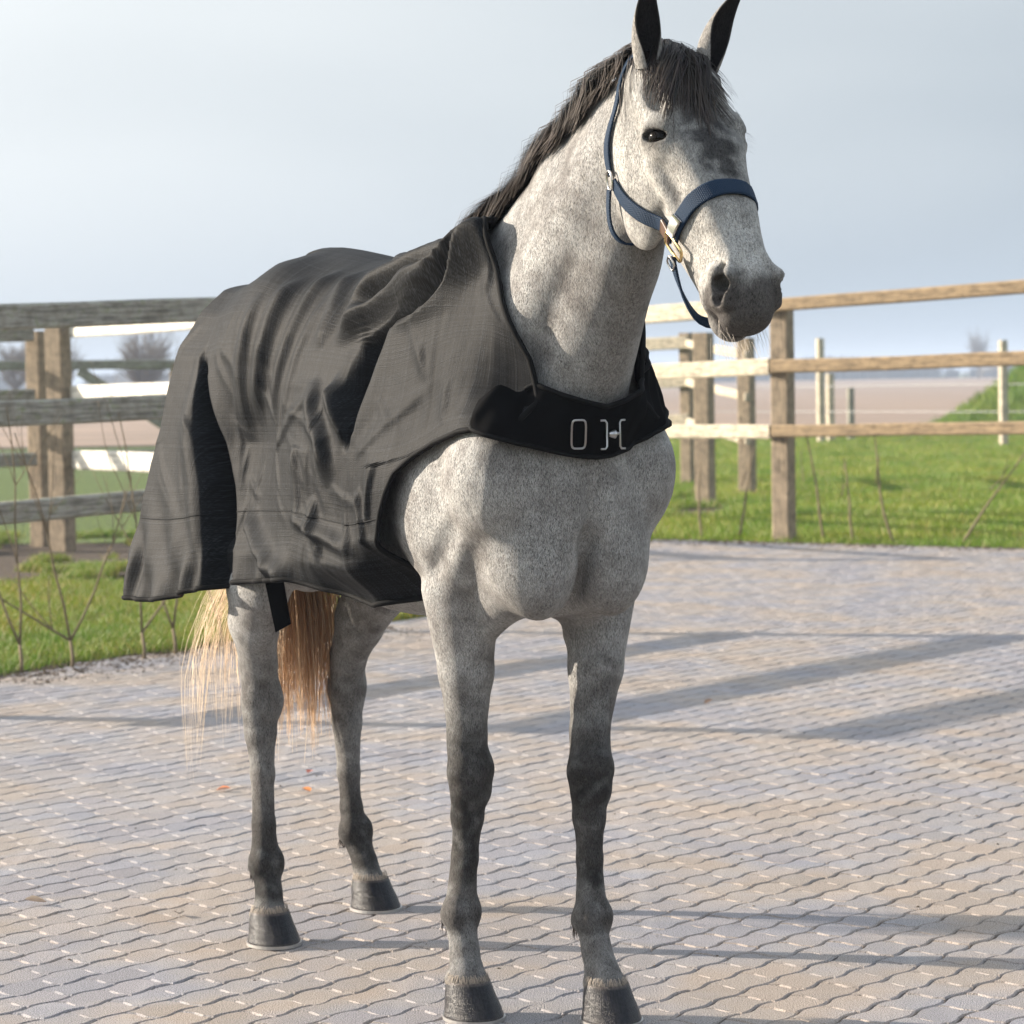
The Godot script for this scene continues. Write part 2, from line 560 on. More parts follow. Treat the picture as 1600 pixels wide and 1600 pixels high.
func make_litter() -> void:
	var spots := [[Vector2(-0.98, -9.35), 0.05, "bright orange fallen leaf on the blocks left of the hind legs"], [Vector2(-0.72, -9.75), 0.035, "small red leaf behind the near hind leg"], [Vector2(-0.70, -9.30), 0.045, "orange leaf between the two hind legs"], [Vector2(-1.27, -7.35), 0.06, "curled pale brown leaf at the left edge of the blocks"], [Vector2(-0.87, -7.15), 0.04, "dark curled leaf left of the near hind hoof"], [Vector2(1.13, -6.12), 0.06, "dark brown leaf at the right edge near the front"], [Vector2(0.80, -11.6), 0.05, "brown leaf far out on the blocks to the right"]]
	var cols := [Color(0.62, 0.16, 0.02), Color(0.45, 0.09, 0.04), Color(0.60, 0.20, 0.04), Color(0.48, 0.33, 0.20), Color(0.10, 0.06, 0.035), Color(0.13, 0.06, 0.03), Color(0.16, 0.09, 0.05)]
	for k in spots.size():
		var v := PackedVector3Array()
		var idx := PackedInt32Array()
		var s: float = spots[k][1]
		for i in 9:
			var f := i / 8.0
			var w := 0.32 * sin(PI * pow(f, 0.8)) * (1.0 + 0.25 * sin(i * 2.4 + k))
			for q in [-1.0, 0.0, 1.0]:
				v.append(Vector3((f - 0.5), 0.06 + 0.22 * absf(q) * sin(f * PI) + 0.25 * f * f * (0.5 + 0.1 * k), q * w) * s)
		for i in 8:
			for q in 2:
				var a := i * 3 + q
				idx.append_array([a, a + 3, a + 4, a, a + 4, a + 1])
		var m := mat(cols[k], 0.6)
		m.backlight_enabled = true
		m.backlight = Color(0.4, 0.4, 0.4)
		var o := put("fallen_leaf", skin(v, idx), m)
		o.position = Vector3(spots[k][0].x, 0.003, spots[k][0].y)
		o.rotation_degrees = Vector3(0, k * 67.0, 0)
		tag(o, spots[k][2], "leaf", "fallen leaves on the yard")
	# crumbs of soil along the verge
	rng.seed = 91
	var st := begin()
	st.set_smooth_group(-1)
	var ring5 := [Vector3(1, 0, 0.2), Vector3(0.2, 0, 1), Vector3(-0.9, 0, 0.5), Vector3(-0.7, 0, -0.7), Vector3(0.5, 0, -0.9)]
	for i in 5:
		for p in [Vector3(0.1, 0.8, 0), ring5[(i + 1) % 5], ring5[i]]: st.add_vertex(p)
	var mm := MultiMesh.new()
	mm.transform_format = MultiMesh.TRANSFORM_3D
	mm.mesh = done(st)
	var at := []
	for i in 2600:
		var f := rng.randf()
		var p := Vector2(-2.6, -13.1).lerp(Vector2(-0.9, -15.7), f) + Vector2(0.83, 0.55) * (absf(rng.randfn(0, 0.28)) - 0.08)
		at.append([p, rng.randf_range(0.004, 0.013)])
	for i in 500:
		at.append([Vector2(rng.randf_range(-2.4, 2.6), -rng.randf_range(6.0, 16.0)), rng.randf_range(0.002, 0.006)])
	for i in 700:
		var p := Vector2(1.18, -23.5).lerp(Vector2(3.95, -21.4), rng.randf()) + Vector2(-0.604, 0.797) * (absf(rng.randfn(0, 0.25)) - 0.06)
		at.append([p, rng.randf_range(0.006, 0.02)])
	mm.instance_count = at.size()
	for i in at.size():
		var z: float = at[i][1]
		mm.set_instance_transform(i, Transform3D(Basis(Vector3.UP, rng.randf() * TAU).scaled(Vector3(z, z * 0.7, z)), Vector3(at[i][0].x, -0.001, at[i][0].y)))
	var mi := MultiMeshInstance3D.new()
	mi.multimesh = mm
	mi.material_override = M.soil
	mi.name = "soil_crumbs"
	mi.set_meta("kind", "stuff")
	add_child(mi, true)
	tag(mi, "crumbs of soil and grit along the ragged edges of the yard", "soil")

# ---------- fences ----------
func post(at: Vector2, top: float, wide: float, turn: float, parent: Node, m: Material, sd := 0) -> void:
	var st := beam("post", Vector3(at.x, -0.15, at.y), Vector3(at.x, top, at.y), wide, wide, m, parent, 0.012, 0.002, sd)
	var y := Vector3.UP
	var x := Vector3(cos(turn), 0, sin(turn))
	st.basis = Basis(y, x, y.cross(x))

func rail(a: Vector2, b: Vector2, ya: float, yb: float, h: float, w: float, parent: Node, m: Material, sd := 0) -> MeshInstance3D:
	return beam("rail", Vector3(a.x, ya, a.y), Vector3(b.x, yb, b.y), h, w, m, parent, 0.012, 0.004, sd)

func make_fences() -> void:
	# near fence on the left, seen on its shaded side
	var f := thing("dark_fence", "grey weathered three-rail fence beside the yard on the left, shaded side towards us", "fence")
	var d := Vector2(0.89, -1.34)
	var p0 := Vector2(-2.44, -13.31) + Vector2(-0.10, -0.04)
	var a := p0 - d * 1.15
	var b := p0 + d * 1.62
	rail(a, b, 1.625, 1.78, 0.127, 0.075, f, M.grey_wood, 1)
	rail(a, b, 1.215, 1.262, 0.128, 0.07, f, M.grey_wood, 2)
	rail(a, b, 0.735, 0.79, 0.108, 0.07, f, M.grey_wood, 3)
	var off := Vector2(-0.095, -0.06)
	post(a + d * 0.1 + off, 1.56, 0.12, 0.5, f, M.grey_wood, 4)
	post(b - d * 0.10 + off, 1.71, 0.12, 0.5, f, M.grey_wood, 5)
	# corner fence on the right
	var g := thing("corner_fence", "tan three-rail wooden fence with a thick corner post, right of the horse", "fence")
	var c := Vector2(2.22, -22.95)
	post(c, 1.90, 0.155, 0.52, g, M.post_wood, 6)
	var e := c + Vector2(2.35, 1.93)
	var o2 := Vector2(-0.03, 0.11)
	rail(c + o2 + Vector2(-0.06, -0.03), e + o2, 1.915, 2.015, 0.105, 0.07, g, M.fresh_wood, 7)
	rail(c + o2 + Vector2(-0.06, -0.03), e + o2, 1.42, 1.455, 0.11, 0.06, g, M.fresh_wood, 8)
	rail(c + o2 + Vector2(-0.06, -0.03), e + o2, 0.895, 0.925, 0.10, 0.06, g, M.fresh_wood, 9)
	post(e + Vector2(0.05, 0.0), 1.95, 0.155, 0.5, g, M.post_wood, 10)
	var l := c + Vector2(-3.4, -5.6)
	var o3 := Vector2(-0.10, 0.06)
	rail(l + o3, c + o3, 1.83, 1.915, 0.15, 0.07, g, M.sunlit_wood, 11)
	rail(l + o3, c + o3, 1.34, 1.42, 0.135, 0.06, g, M.sunlit_wood, 12)
	rail(l + o3, c + o3, 0.84, 0.895, 0.115, 0.06, g, M.sunlit_wood, 13)
	post(l, 1.75, 0.15, 0.52, g, M.post_wood, 14)
	# paddock fence behind it
	var k := thing("paddock_fence", "wooden fence of three stout posts and sun-brightened rails in the pasture behind the corner post", "fence")
	post(Vector2(2.10, -30.47), 1.82, 0.175, 0.5, k, M.post_wood, 15)
	post(Vector2(2.24, -35.64), 1.90, 0.15, 0.5, k, M.post_wood, 16)
	post(Vector2(2.72, -32.43), 1.78, 0.165, 0.5, k, M.post_wood, 17)
	for y in [1.78, 1.30, 0.80]:
		rail(Vector2(0.2, -36.9), Vector2(2.24, -35.5), y - 0.05, y, 0.16, 0.05, k, M.sunlit_wood, int(y * 20))
		rail(Vector2(2.24, -35.5), Vector2(2.72, -32.3), y - 0.02, y - 0.2, 0.10, 0.05, k, M.sunlit_wood, int(y * 23))
	# fence behind the dark one
	var q := thing("far_fence", "wooden fence with two stout posts and boards tinted sun-bright behind the dark fence, left", "fence")
	var pa := Vector2(-4.22, -25.2)
	var pb := Vector2(-3.93, -24.6)
	post(pa, 1.86, 0.15, 0.45, q, M.post_wood, 21)
	post(pb, 1.92, 0.17, 0.45, q, M.post_wood, 22)
	var pr := pb + Vector2(1.75, 2.9) * 0.95
	for y in [1.83, 1.29, 0.72]:
		var tall := 0.09 if y > 1.5 else 0.165
		rail(pb + Vector2(0.13, 0.05), pr + Vector2(0.13, 0.05), y, y + 0.01, tall, 0.05, q, M.sunlit_board, int(y * 31))
		rail(pa + Vector2(-2.6, 0.7), pa + Vector2(0.0, 0.12), y - 0.04, y, 0.12, 0.06, q, M.grey_wood, int(y * 37))
	post(pr, 1.80, 0.15, 0.45, q, M.post_wood, 24)
	# a gate of dark rails farther off
	var w := thing("field_gate", "dark weathered field gate with a slanting brace, far behind the left fence", "gate")
	var ga := Vector2(-6.6, -33.0)
	var gb := Vector2(-3.0, -34.0)
	rail(ga, gb, 1.63, 1.60, 0.11, 0.08, w, M.grey_wood, 41)
	rail(ga, gb, 1.18, 1.15, 0.10, 0.06, w, M.grey_wood, 42)
	rail(ga, gb, 0.55, 0.55, 0.10, 0.06, w, M.grey_wood, 43)
	beam("brace", Vector3(-5.1, 1.55, -33.4), Vector3(-3.6, 0.5, -33.8), 0.12, 0.06, M.grey_wood, w)
	post(ga, 1.72, 0.14, 0.3, w, M.post_wood, 44)
	post(gb, 1.72, 0.14, 0.3, w, M.post_wood, 45)
	post(Vector2(-4.0, -33.72), 1.62, 0.10, 0.3, w, M.post_wood, 46)
	# thin stakes and wires across the far pasture
	var at := [Vector2(6.15, -55.8), Vector2(6.42, -56.5), Vector2(6.95, -57.5), Vector2(8.98, -51.3), Vector2(11.9, -47.5), Vector2(3.0, -60.5)]
	var tall := [2.05, 1.35, 1.05, 1.9, 1.85, 1.6]
	var s := thing("wire_fence", "thin wire fence on slim wooden stakes in front of the ploughed field", "fence")
	for i in at.size():
		beam("stake", Vector3(at[i].x, -0.1, at[i].y), Vector3(at[i].x, tall[i], at[i].y), 0.13 if i != 2 else 0.10, 0.13, M.sunlit_wood if i != 2 else M.grey_wood, s)
	for y in [0.6, 1.1, 1.45]:
		var st := begin()
		tube(st, PackedVector3Array([Vector3(3.0, y, -60.5), Vector3(6.15, y, -55.8), Vector3(8.98, y, -51.3), Vector3(11.9, y, -47.5)]), PackedFloat32Array([0.008, 0.008, 0.008, 0.008]), 4)
		put("wire", done(st), M.wire, s)

# ---------- saplings and stems ----------
func branchy(base: Vector3, dir: Vector3, length: float, r: float, st: SurfaceTool, r0: RandomNumberGenerator, depth: int) -> void:
	var pts := PackedVector3Array()
	var rad := PackedFloat32Array()
	var p := base
	var d := dir.normalized()
	var n := 6
	for i in n + 1:
		pts.append(p)
		rad.append(r * (1.0 - 0.6 * i / n))
		d = (d + Vector3(r0.randf_range(-0.13, 0.13), r0.randf_range(-0.02, 0.10), r0.randf_range(-0.13, 0.13))).normalized()
		p += d * length / n
	tube(st, pts, rad, 6 if depth > 0 else 4)
	if depth > 0:
		for k in (3 if depth > 1 else 2):
			var i := r0.randi_range(1, n - 1)
			var side := Vector3(r0.randf_range(-1, 1), r0.randf_range(0.3, 0.9), r0.randf_range(-0.5, 0.5))
			branchy(pts[i], (d + side).normalized(), length * r0.randf_range(0.35, 0.6), rad[i] * 0.6, st, r0, depth - 1)

func make_saplings() -> void:
	var left := [
		[Vector2(-2.37, -13.45), [Vector2(0.12, 1.35), Vector2(-0.25, 1.0)], "forked bare sapling at the left edge of the yard"],
		[Vector2(-2.15, -13.62), [Vector2(-0.16, 1.25), Vector2(0.35, 0.85), Vector2(-0.5, 0.5)], "bare sapling with a wide fork, second from the left edge"],
		[Vector2(-1.85, -14.0), [Vector2(-0.12, 1.3), Vector2(0.3, 0.6)], "slim bare sapling just left of the rug's tail corner"],
		[Vector2(-1.72, -14.2), [Vector2(0.1, 1.1), Vector2(-0.22, 0.7)], "short bare sapling below the rug's tail corner"],
		[Vector2(-1.52, -14.55), [Vector2(0.0, 1.0), Vector2(-0.2, 0.8)], "bare sapling close behind the horse's hind leg"]]
	for i in left.size():
		var t := thing("sapling", left[i][2], "sapling", Vector3(left[i][0].x, -0.03, left[i][0].y), 0.0, "bare saplings along the dark fence")
		var r0 := RandomNumberGenerator.new()
		r0.seed = 300 + i
		var st := begin()
		var fork := Vector3(r0.randf_range(-0.02, 0.02), 0.16, 0)
		tube(st, PackedVector3Array([Vector3(0, -0.05, 0), fork * 0.5 + Vector3(0.008, 0, 0), fork]), PackedFloat32Array([0.011, 0.009, 0.0085]), 7)
		put("trunk", done(st), M.twig, t)
		for q in left[i][1]:
			var sb := begin()
			branchy(fork, Vector3(q.x * 1.3, q.y * 0.8, r0.randf_range(-0.1, 0.1)), Vector2(q.x, q.y).length() * 0.85, 0.0068, sb, r0, 2)
			put("limb", done(sb), M.twig, t)
	var right := [
		[1190, Vector2(1.30, -23.6), Vector2(-0.10, 0.7), "thin bare stem beside the horse's shoulder, left of the posts"],
		[0, Vector2(1.66, -23.3), Vector2(-0.13, 0.75), "thin bare stem between the shoulder and the corner post"],
		[0, Vector2(1.95, -23.2), Vector2(0.05, 0.85), "thin bare stem just left of the corner post"],
		[0, Vector2(2.62, -22.65), Vector2(-0.32, 0.95), "dark stem leaning left, nearest right of the corner post"],
		[0, Vector2(2.83, -22.55), Vector2(-0.17, 0.72), "short grey stem in the grass right of the corner post"],
		[0, Vector2(3.13, -22.2), Vector2(-0.28, 0.92), "dark leaning stem crossing the bottom rail, right"],
		[0, Vector2(3.55, -21.85), Vector2(0.48, 0.83), "green stem leaning right at the far right edge of the yard"]]
	for i in right.size():
		var t := thing("stem", right[i][3], "sapling", Vector3(right[i][1].x - 0.08, -0.03, right[i][1].y - 0.12), 0.0, "bare stems along the far edge of the yard")
		var r0 := RandomNumberGenerator.new()
		r0.seed = 400 + i
		var st := begin()
		branchy(Vector3(0, -0.03, 0), Vector3(right[i][2].x, right[i][2].y, 0.05), right[i][2].length(), 0.012, st, r0, 0)
		put("cane", done(st), M.twig, t)
		var sb := begin()
		branchy(Vector3(right[i][2].x, right[i][2].y, 0) * 0.55, Vector3(right[i][2].x + 0.3, right[i][2].y, 0), 0.25, 0.006, sb, r0, 1)
		put("shoot", done(sb), M.twig, t)

# ---------- far trees ----------
func bare_tree(at: Vector3, h: float, spread: float, sd: int, label: String) -> void:
	var t := thing("bare_tree", label, "tree", at, 0.0, "leafless trees on the skyline")
	var r0 := RandomNumberGenerator.new()
	r0.seed = sd
	var st := begin()
	tube(st, PackedVector3Array([Vector3(0, -0.3, 0), Vector3(0.02 * h, h * 0.25, 0), Vector3(0, h * 0.55, 0.01 * h)]), PackedFloat32Array([0.035 * h, 0.028 * h, 0.016 * h]), 7)
	put("trunk", done(st), M.far_twig, t)
	var sb := begin()
	for i in 60:
		var y := h * r0.randf_range(0.22, 0.55)
		var a := r0.randf() * TAU
		var dir := Vector3(cos(a) * spread, r0.randf_range(0.5, 1.4), sin(a) * spread)
		branchy(Vector3(0.01 * h, y, 0), dir, h * r0.randf_range(0.3, 0.5), 0.010 * h, sb, r0, 2)
	put("crown", done(sb), M.far_twig, t)

func make_far() -> void:
	bare_tree(Vector3(84.0, 0, -505), 9.0, 0.6, 901, "lone leafless tree on the right skyline beyond the ploughed field")
	var spots := [[-19.5, 150, 4.6], [-25.5, 160, 4.2], [-22.0, 172, 5.4], [-28.0, 165, 4.4], [-16.6, 178, 3.8], [-31.6, 180, 4.8]]
	var said := ["bushy leafless tree behind the far gate, framed by the rug's rump", "leafless tree left of the stout posts, low on the skyline", "tallest leafless tree of the clump above the far gate", "leafless tree at the left edge between the rails", "low leafless tree close beside the rug's rump", "leafless tree at the far left edge of the skyline"]
	for i in spots.size():
		bare_tree(Vector3(spots[i][0], 0, -spots[i][1]), spots[i][2], 1.1, 910 + i, said[i])
	# hedge and woodland along the far edge of the fields: one mass
	rng.seed = 61
	var mm := MultiMesh.new()
	mm.transform_format = MultiMesh.TRANSFORM_3D
	var st := begin()
	for i in 90:
		var a := rng.randf() * TAU
		var p := Vector3(cos(a) * rng.randf() * 2.6, 0, sin(a) * rng.randf() * 2.6)
		var top := p * 1.3 + Vector3(rng.randf_range(-0.8, 0.8), rng.randf_range(1.6, 4.4), rng.randf_range(-0.8, 0.8))
		var s := Vector3(0.22, 0, 0.1)
		for v in [p - s, p + s, top + s * 0.3, p - s, top + s * 0.3, top - s * 0.3]: st.add_vertex(v)
	mm.mesh = done(st)
	mm.instance_count = 420
	for i in 420:
		var x := rng.randf_range(-150, 190)
		var s := rng.randf_range(0.5, 1.0) * (0.7 + 0.5 * absf(sin(x * 0.07)))
		mm.set_instance_transform(i, Transform3D(Basis(Vector3.UP, rng.randf() * TAU).scaled(Vector3(s, s, s)), Vector3(x, -0.1, rng.randf_range(-575, -560))))
	var mi := MultiMeshInstance3D.new()
	mi.multimesh = mm
	mi.material_override = M.far_twig
	mi.name = "hedgerow"
	mi.set_meta("kind", "stuff")
	add_child(mi, true)
	tag(mi, "dark far hedgerow along the horizon beyond the ploughed field", "hedge")

# ---------- a soft body: distances to bones, ellipsoids and the lofted trunk, joined smoothly, meshed as surface nets ----------
class Prim:
	var kind := 0            # 0 bone, 1 ellipsoid, 2 trunk
	var cut := false
	var k := 0.03
	var a := Vector3.ZERO
	var ax := Vector3.RIGHT  # axis, fore and side directions
	var fo := Vector3.UP
	var si := Vector3.BACK
	var l := 1.0
	var rf0 := 0.1
	var rs0 := 0.1
	var rf1 := 0.1
	var rs1 := 0.1
	var r := Vector3.ONE
	var tab := PackedFloat32Array()

	func dist(p: Vector3) -> float:
		if kind == 0:
			var q := p - a
			var along := q.dot(ax)
			var h := clampf(along / l, 0.0, 1.0)
			along -= h * l
			var rf := rf0 + (rf1 - rf0) * h
			var rs := rs0 + (rs1 - rs0) * h
			var m := rf if rf < rs else rs
			var f := q.dot(fo) / rf
			var s := q.dot(si) / rs
			along /= m
			return (sqrt(f * f + s * s + along * along) - 1.0) * m
		if kind == 1:
			var q := p - a
			var e := Vector3(q.dot(ax), q.dot(fo), q.dot(si)) / r
			var k0 := e.length()
			var k1 := (e / r).length()
			return k0 * (k0 - 1.0) / k1 if k1 > 1e-6 else -minf(r.x, minf(r.y, r.z))
		var x := clampf(p.x, -1.38, 0.12)
		var i := (x + 1.38) / 1.5 * 60.0
		var i0 := mini(int(i), 59)
		var fr := i - i0
		var o := i0 * 4
		var yc := lerpf(tab[o], tab[o + 4], fr)
		var hh := lerpf(tab[o + 1], tab[o + 5], fr)
		var hw := lerpf(tab[o + 2], tab[o + 6], fr)
		var tp := lerpf(tab[o + 3], tab[o + 7], fr)
		var v := (p.y - yc) / hh
		hw *= 1.0 - tp * clampf(v, -0.6, 1.2)
		var zz := p.z / hw
		var d := (sqrt(v * v + zz * zz) - 1.0) * minf(hw, hh)
		var dx := p.x - x
		return d if dx == 0.0 else (sqrt(dx * dx + maxf(d, 0.0) * maxf(d, 0.0)) if d > 0.0 else maxf(d, absf(dx)))

var body: Array[Prim] = []
var core: Array[Prim] = []     # trunk, shoulders and neck
var skull: Array[Prim] = []    # neck and head
var neck_at := 0
var padded: Array[Prim] = []   # what the rug lies on

func bone(a: Vector3, b: Vector3, rf0: float, rs0: float, rf1: float, rs1: float, k := 0.03, side := Vector3.BACK, cut := false) -> Prim:
	var p := Prim.new()
	p.a = a
	p.l = maxf(a.distance_to(b), 1e-4)
	p.ax = (b - a).normalized()
	p.si = (side - p.ax * side.dot(p.ax)).normalized()
	p.fo = p.si.cross(p.ax)
	p.rf0 = rf0; p.rs0 = rs0; p.rf1 = rf1; p.rs1 = rs1
	p.k = k
	p.cut = cut
	body.append(p)
	return p

func blob(c: Vector3, r: Vector3, k := 0.04, ax := Vector3.RIGHT, fo := Vector3.UP, cut := false) -> Prim:
	var p := Prim.new()
	p.kind = 1
	p.a = c
	p.r = r
	p.ax = ax.normalized()
	p.fo = (fo - p.ax * fo.dot(p.ax)).normalized()
	p.si = p.ax.cross(p.fo)
	p.k = k
	p.cut = cut
	body.append(p)
	return p

func spline(xs: Array, ys: Array, x: float) -> float:   # Catmull-Rom through rising xs
	var n := xs.size()
	if x <= xs[0]: return ys[0]
	if x >= xs[n - 1]: return ys[n - 1]
	var i := 0
	while x > xs[i + 1]: i += 1
	var t: float = (x - xs[i]) / (xs[i + 1] - xs[i])
	var y0: float = ys[maxi(i - 1, 0)]; var y1: float = ys[i]; var y2: float = ys[i + 1]; var y3: float = ys[mini(i + 2, n - 1)]
	return 0.5 * (2 * y1 + (y2 - y0) * t + (2 * y0 - 5 * y1 + 4 * y2 - y3) * t * t + (3 * y1 - y0 - 3 * y2 + y3) * t * t * t)

func field(p: Vector3, prims: Array[Prim]) -> float:
	var d := 1.0
	for q in prims:
		var e := q.dist(p)
		var k := q.k
		if q.cut:
			e = -e
			var h := k - absf(d - e)
			d = maxf(d, e)
			if h > 0.0:
				d += h * h / (4.0 * k)
		else:
			var h := k - absf(d - e)
			d = minf(d, e)
			if h > 0.0:
				d -= h * h / (4.0 * k)
	return d

const TRUNK_X := [-1.38, -1.28, -1.15, -1.0, -0.8, -0.6, -0.4, -0.2, 0.0, 0.12]
const TRUNK_TOP := [1.54, 1.625, 1.66, 1.662, 1.64, 1.61, 1.63, 1.655, 1.55, 1.42]
const TRUNK_BOT := [1.06, 1.00, 0.96, 0.90, 0.84, 0.82, 0.83, 0.86, 0.89, 0.93]
const TRUNK_W := [0.12, 0.16, 0.19, 0.215, 0.24, 0.255, 0.24, 0.225, 0.21, 0.17]
const TRUNK_TP := [0.15, 0.12, 0.10, 0.06, 0.05, 0.12, 0.28, 0.42, 0.40, 0.3]

# the head's own frame: t from the poll to the muzzle, n out of the face, z to the horse's right
const POLL := Vector3(0.497, 1.980, -0.027)
const HEAD_A := Vector3(0.4970, -0.8678, 0.0)
const HEAD_N := Vector3(0.8678, 0.4970, 0.0)
const HEAD_S := 0.915
const HEAD_Z := 0.96
func hp(t: float, n: float, z: float) -> Vector3:
	return POLL + (HEAD_A * t + HEAD_N * n) * HEAD_S + Vector3(0, 0, z * HEAD_Z)

const FORE_R := [[-0.10, 0.914, 0.148], [-0.115, 0.733, 0.131], [-0.12, 0.600, 0.129], [-0.12, 0.515, 0.125], [-0.13, 0.419, 0.127], [-0.135, 0.330, 0.131], [-0.135, 0.210, 0.146], [-0.110, 0.135, 0.150], [-0.090, 0.076, 0.156]]
const FORE_L := [[-0.07, 0.914, -0.175], [-0.02, 0.733, -0.135], [0.0, 0.600, -0.106], [0.02, 0.515, -0.092], [0.025, 0.419, -0.087], [0.03, 0.330, -0.084], [0.045, 0.205, -0.077], [0.07, 0.141, -0.074], [0.095, 0.072, -0.080]]
const HIND_R := [[-1.00, 1.02, 0.165], [-1.04, 0.868, 0.222], [-1.085, 0.774, 0.215], [-1.12, 0.678, 0.190], [-1.14, 0.576, 0.176], [-1.14, 0.500, 0.180], [-1.13, 0.400, 0.181], [-1.12, 0.278, 0.185], [-1.11, 0.180, 0.187], [-1.08, 0.114, 0.192], [-1.06, 0.066, 0.202]]
const HIND_L := [[-1.16, 1.00, -0.165], [-1.26, 0.84, -0.20], [-1.34, 0.74, -0.185], [-1.40, 0.645, -0.180], [-1.43, 0.560, -0.185], [-1.43, 0.472, -0.187], [-1.42, 0.340, -0.184], [-1.41, 0.250, -0.185], [-1.395, 0.188, -0.187], [-1.36, 0.110, -0.198], [-1.335, 0.058, -0.198]]

func v3(a: Array) -> Vector3:
	return Vector3(a[0], a[1], a[2])

func limb(joints: Array, rs: Array, rf: Array, k: float) -> void:
	for i in joints.size() - 1:
		bone(v3(joints[i]), v3(joints[i + 1]), rf[i], rs[i], rf[i + 1], rs[i + 1], k)

func make_foreleg(j: Array) -> void:
	var s := signf(j[0][2])
	limb(j, [0.083, 0.057, 0.040, 0.046, 0.033, 0.0245, 0.035, 0.029, 0.042], [0.090, 0.062, 0.045, 0.044, 0.036, 0.031, 0.038, 0.032, 0.046], 0.014)
	var e := v3(j[0]); var m := v3(j[1]); var kn := v3(j[3]); var kb := v3(j[4]); var fe := v3(j[6]); var ca := v3(j[5])
	# forearm: extensor in front, flexors behind, the chestnut side flatter
	bone(e + Vector3(0.04, 0.03, 0.012 * s), m + Vector3(0.018, 0.02, 0.006 * s), 0.056, 0.056, 0.036, 0.034, 0.016)
	bone(e + Vector3(-0.05, 0.04, 0.0), m + Vector3(-0.022, 0.0, 0.0), 0.062, 0.056, 0.036, 0.036, 0.016)
	bone(e + Vector3(0.01, 0.05, 0.035 * s), m + Vector3(0.0, 0.0, 0.022 * s), 0.045, 0.036, 0.022, 0.018, 0.014)
	# knee: flat bony block with a bump behind
	blob(kn + Vector3(0.014, 0.012, 0.0), Vector3(0.036, 0.046, 0.047), 0.018)
	blob(kn + Vector3(0.012, -0.04, 0.0), Vector3(0.034, 0.034, 0.042), 0.018)
	blob(kn + Vector3(-0.036, -0.005, 0.006 * s), Vector3(0.020, 0.040, 0.026), 0.015)
	blob(kn + Vector3(0.0, 0.055, 0.024 * s), Vector3(0.026, 0.030, 0.020), 0.015)
	# tendon behind the cannon
	bone(kb + Vector3(-0.022, 0.02, 0), fe + Vector3(-0.022, 0.03, 0), 0.014, 0.013, 0.016, 0.016, 0.010)
	# fetlock: round ends each side and the ergot behind
	blob(fe + Vector3(0.010, 0.006, 0.020), Vector3(0.032, 0.032, 0.020), 0.016)
	blob(fe + Vector3(0.010, 0.006, -0.020), Vector3(0.032, 0.032, 0.020), 0.016)
	blob(fe + Vector3(-0.030, -0.008, 0), Vector3(0.022, 0.030, 0.030), 0.016)
	# the coronet
	var co := v3(j[8])
	blob(co + Vector3(0.004, -0.004, 0), Vector3(0.052, 0.018, 0.048), 0.014, Vector3(1, -0.25, 0))

func make_hindleg(j: Array) -> void:
	var s := signf(j[0][2])
	limb(j, [0.075, 0.068, 0.056, 0.043, 0.046, 0.036, 0.027, 0.026, 0.037, 0.030, 0.042], [0.155, 0.105, 0.080, 0.055, 0.052, 0.044, 0.034, 0.033, 0.040, 0.033, 0.046], 0.014)
	var h := v3(j[4]); var g := v3(j[2]); var fe := v3(j[8]); var hb := v3(j[5])
	# point of the hock, its tendon, the bony front
	bone(h + Vector3(-0.050, 0.062, 0), h + Vector3(-0.040, -0.02, 0), 0.024, 0.021, 0.024, 0.022, 0.02)
	bone(g + Vector3(-0.085, 0.05, 0), h + Vector3(-0.052, 0.06, 0), 0.022, 0.018, 0.015, 0.014, 0.014)
	blob(h + Vector3(0.020, 0.01, 0), Vector3(0.032, 0.058, 0.045), 0.02)
	blob(h + Vector3(0.0, -0.035, 0.016 * s), Vector3(0.036, 0.035, 0.026), 0.016)
	bone(hb + Vector3(-0.030, 0.0, 0), fe + Vector3(-0.024, 0.03, 0), 0.015, 0.014, 0.016, 0.016, 0.010)
	blob(fe + Vector3(0.010, 0.006, 0.021), Vector3(0.033, 0.033, 0.020), 0.016)
	blob(fe + Vector3(0.010, 0.006, -0.021), Vector3(0.033, 0.033, 0.020), 0.016)
	blob(fe + Vector3(-0.032, -0.008, 0), Vector3(0.024, 0.032, 0.030), 0.016)
	var co := v3(j[10])
	blob(co + Vector3(0.004, -0.004, 0), Vector3(0.052, 0.018, 0.048), 0.014, Vector3(1, -0.25, 0))

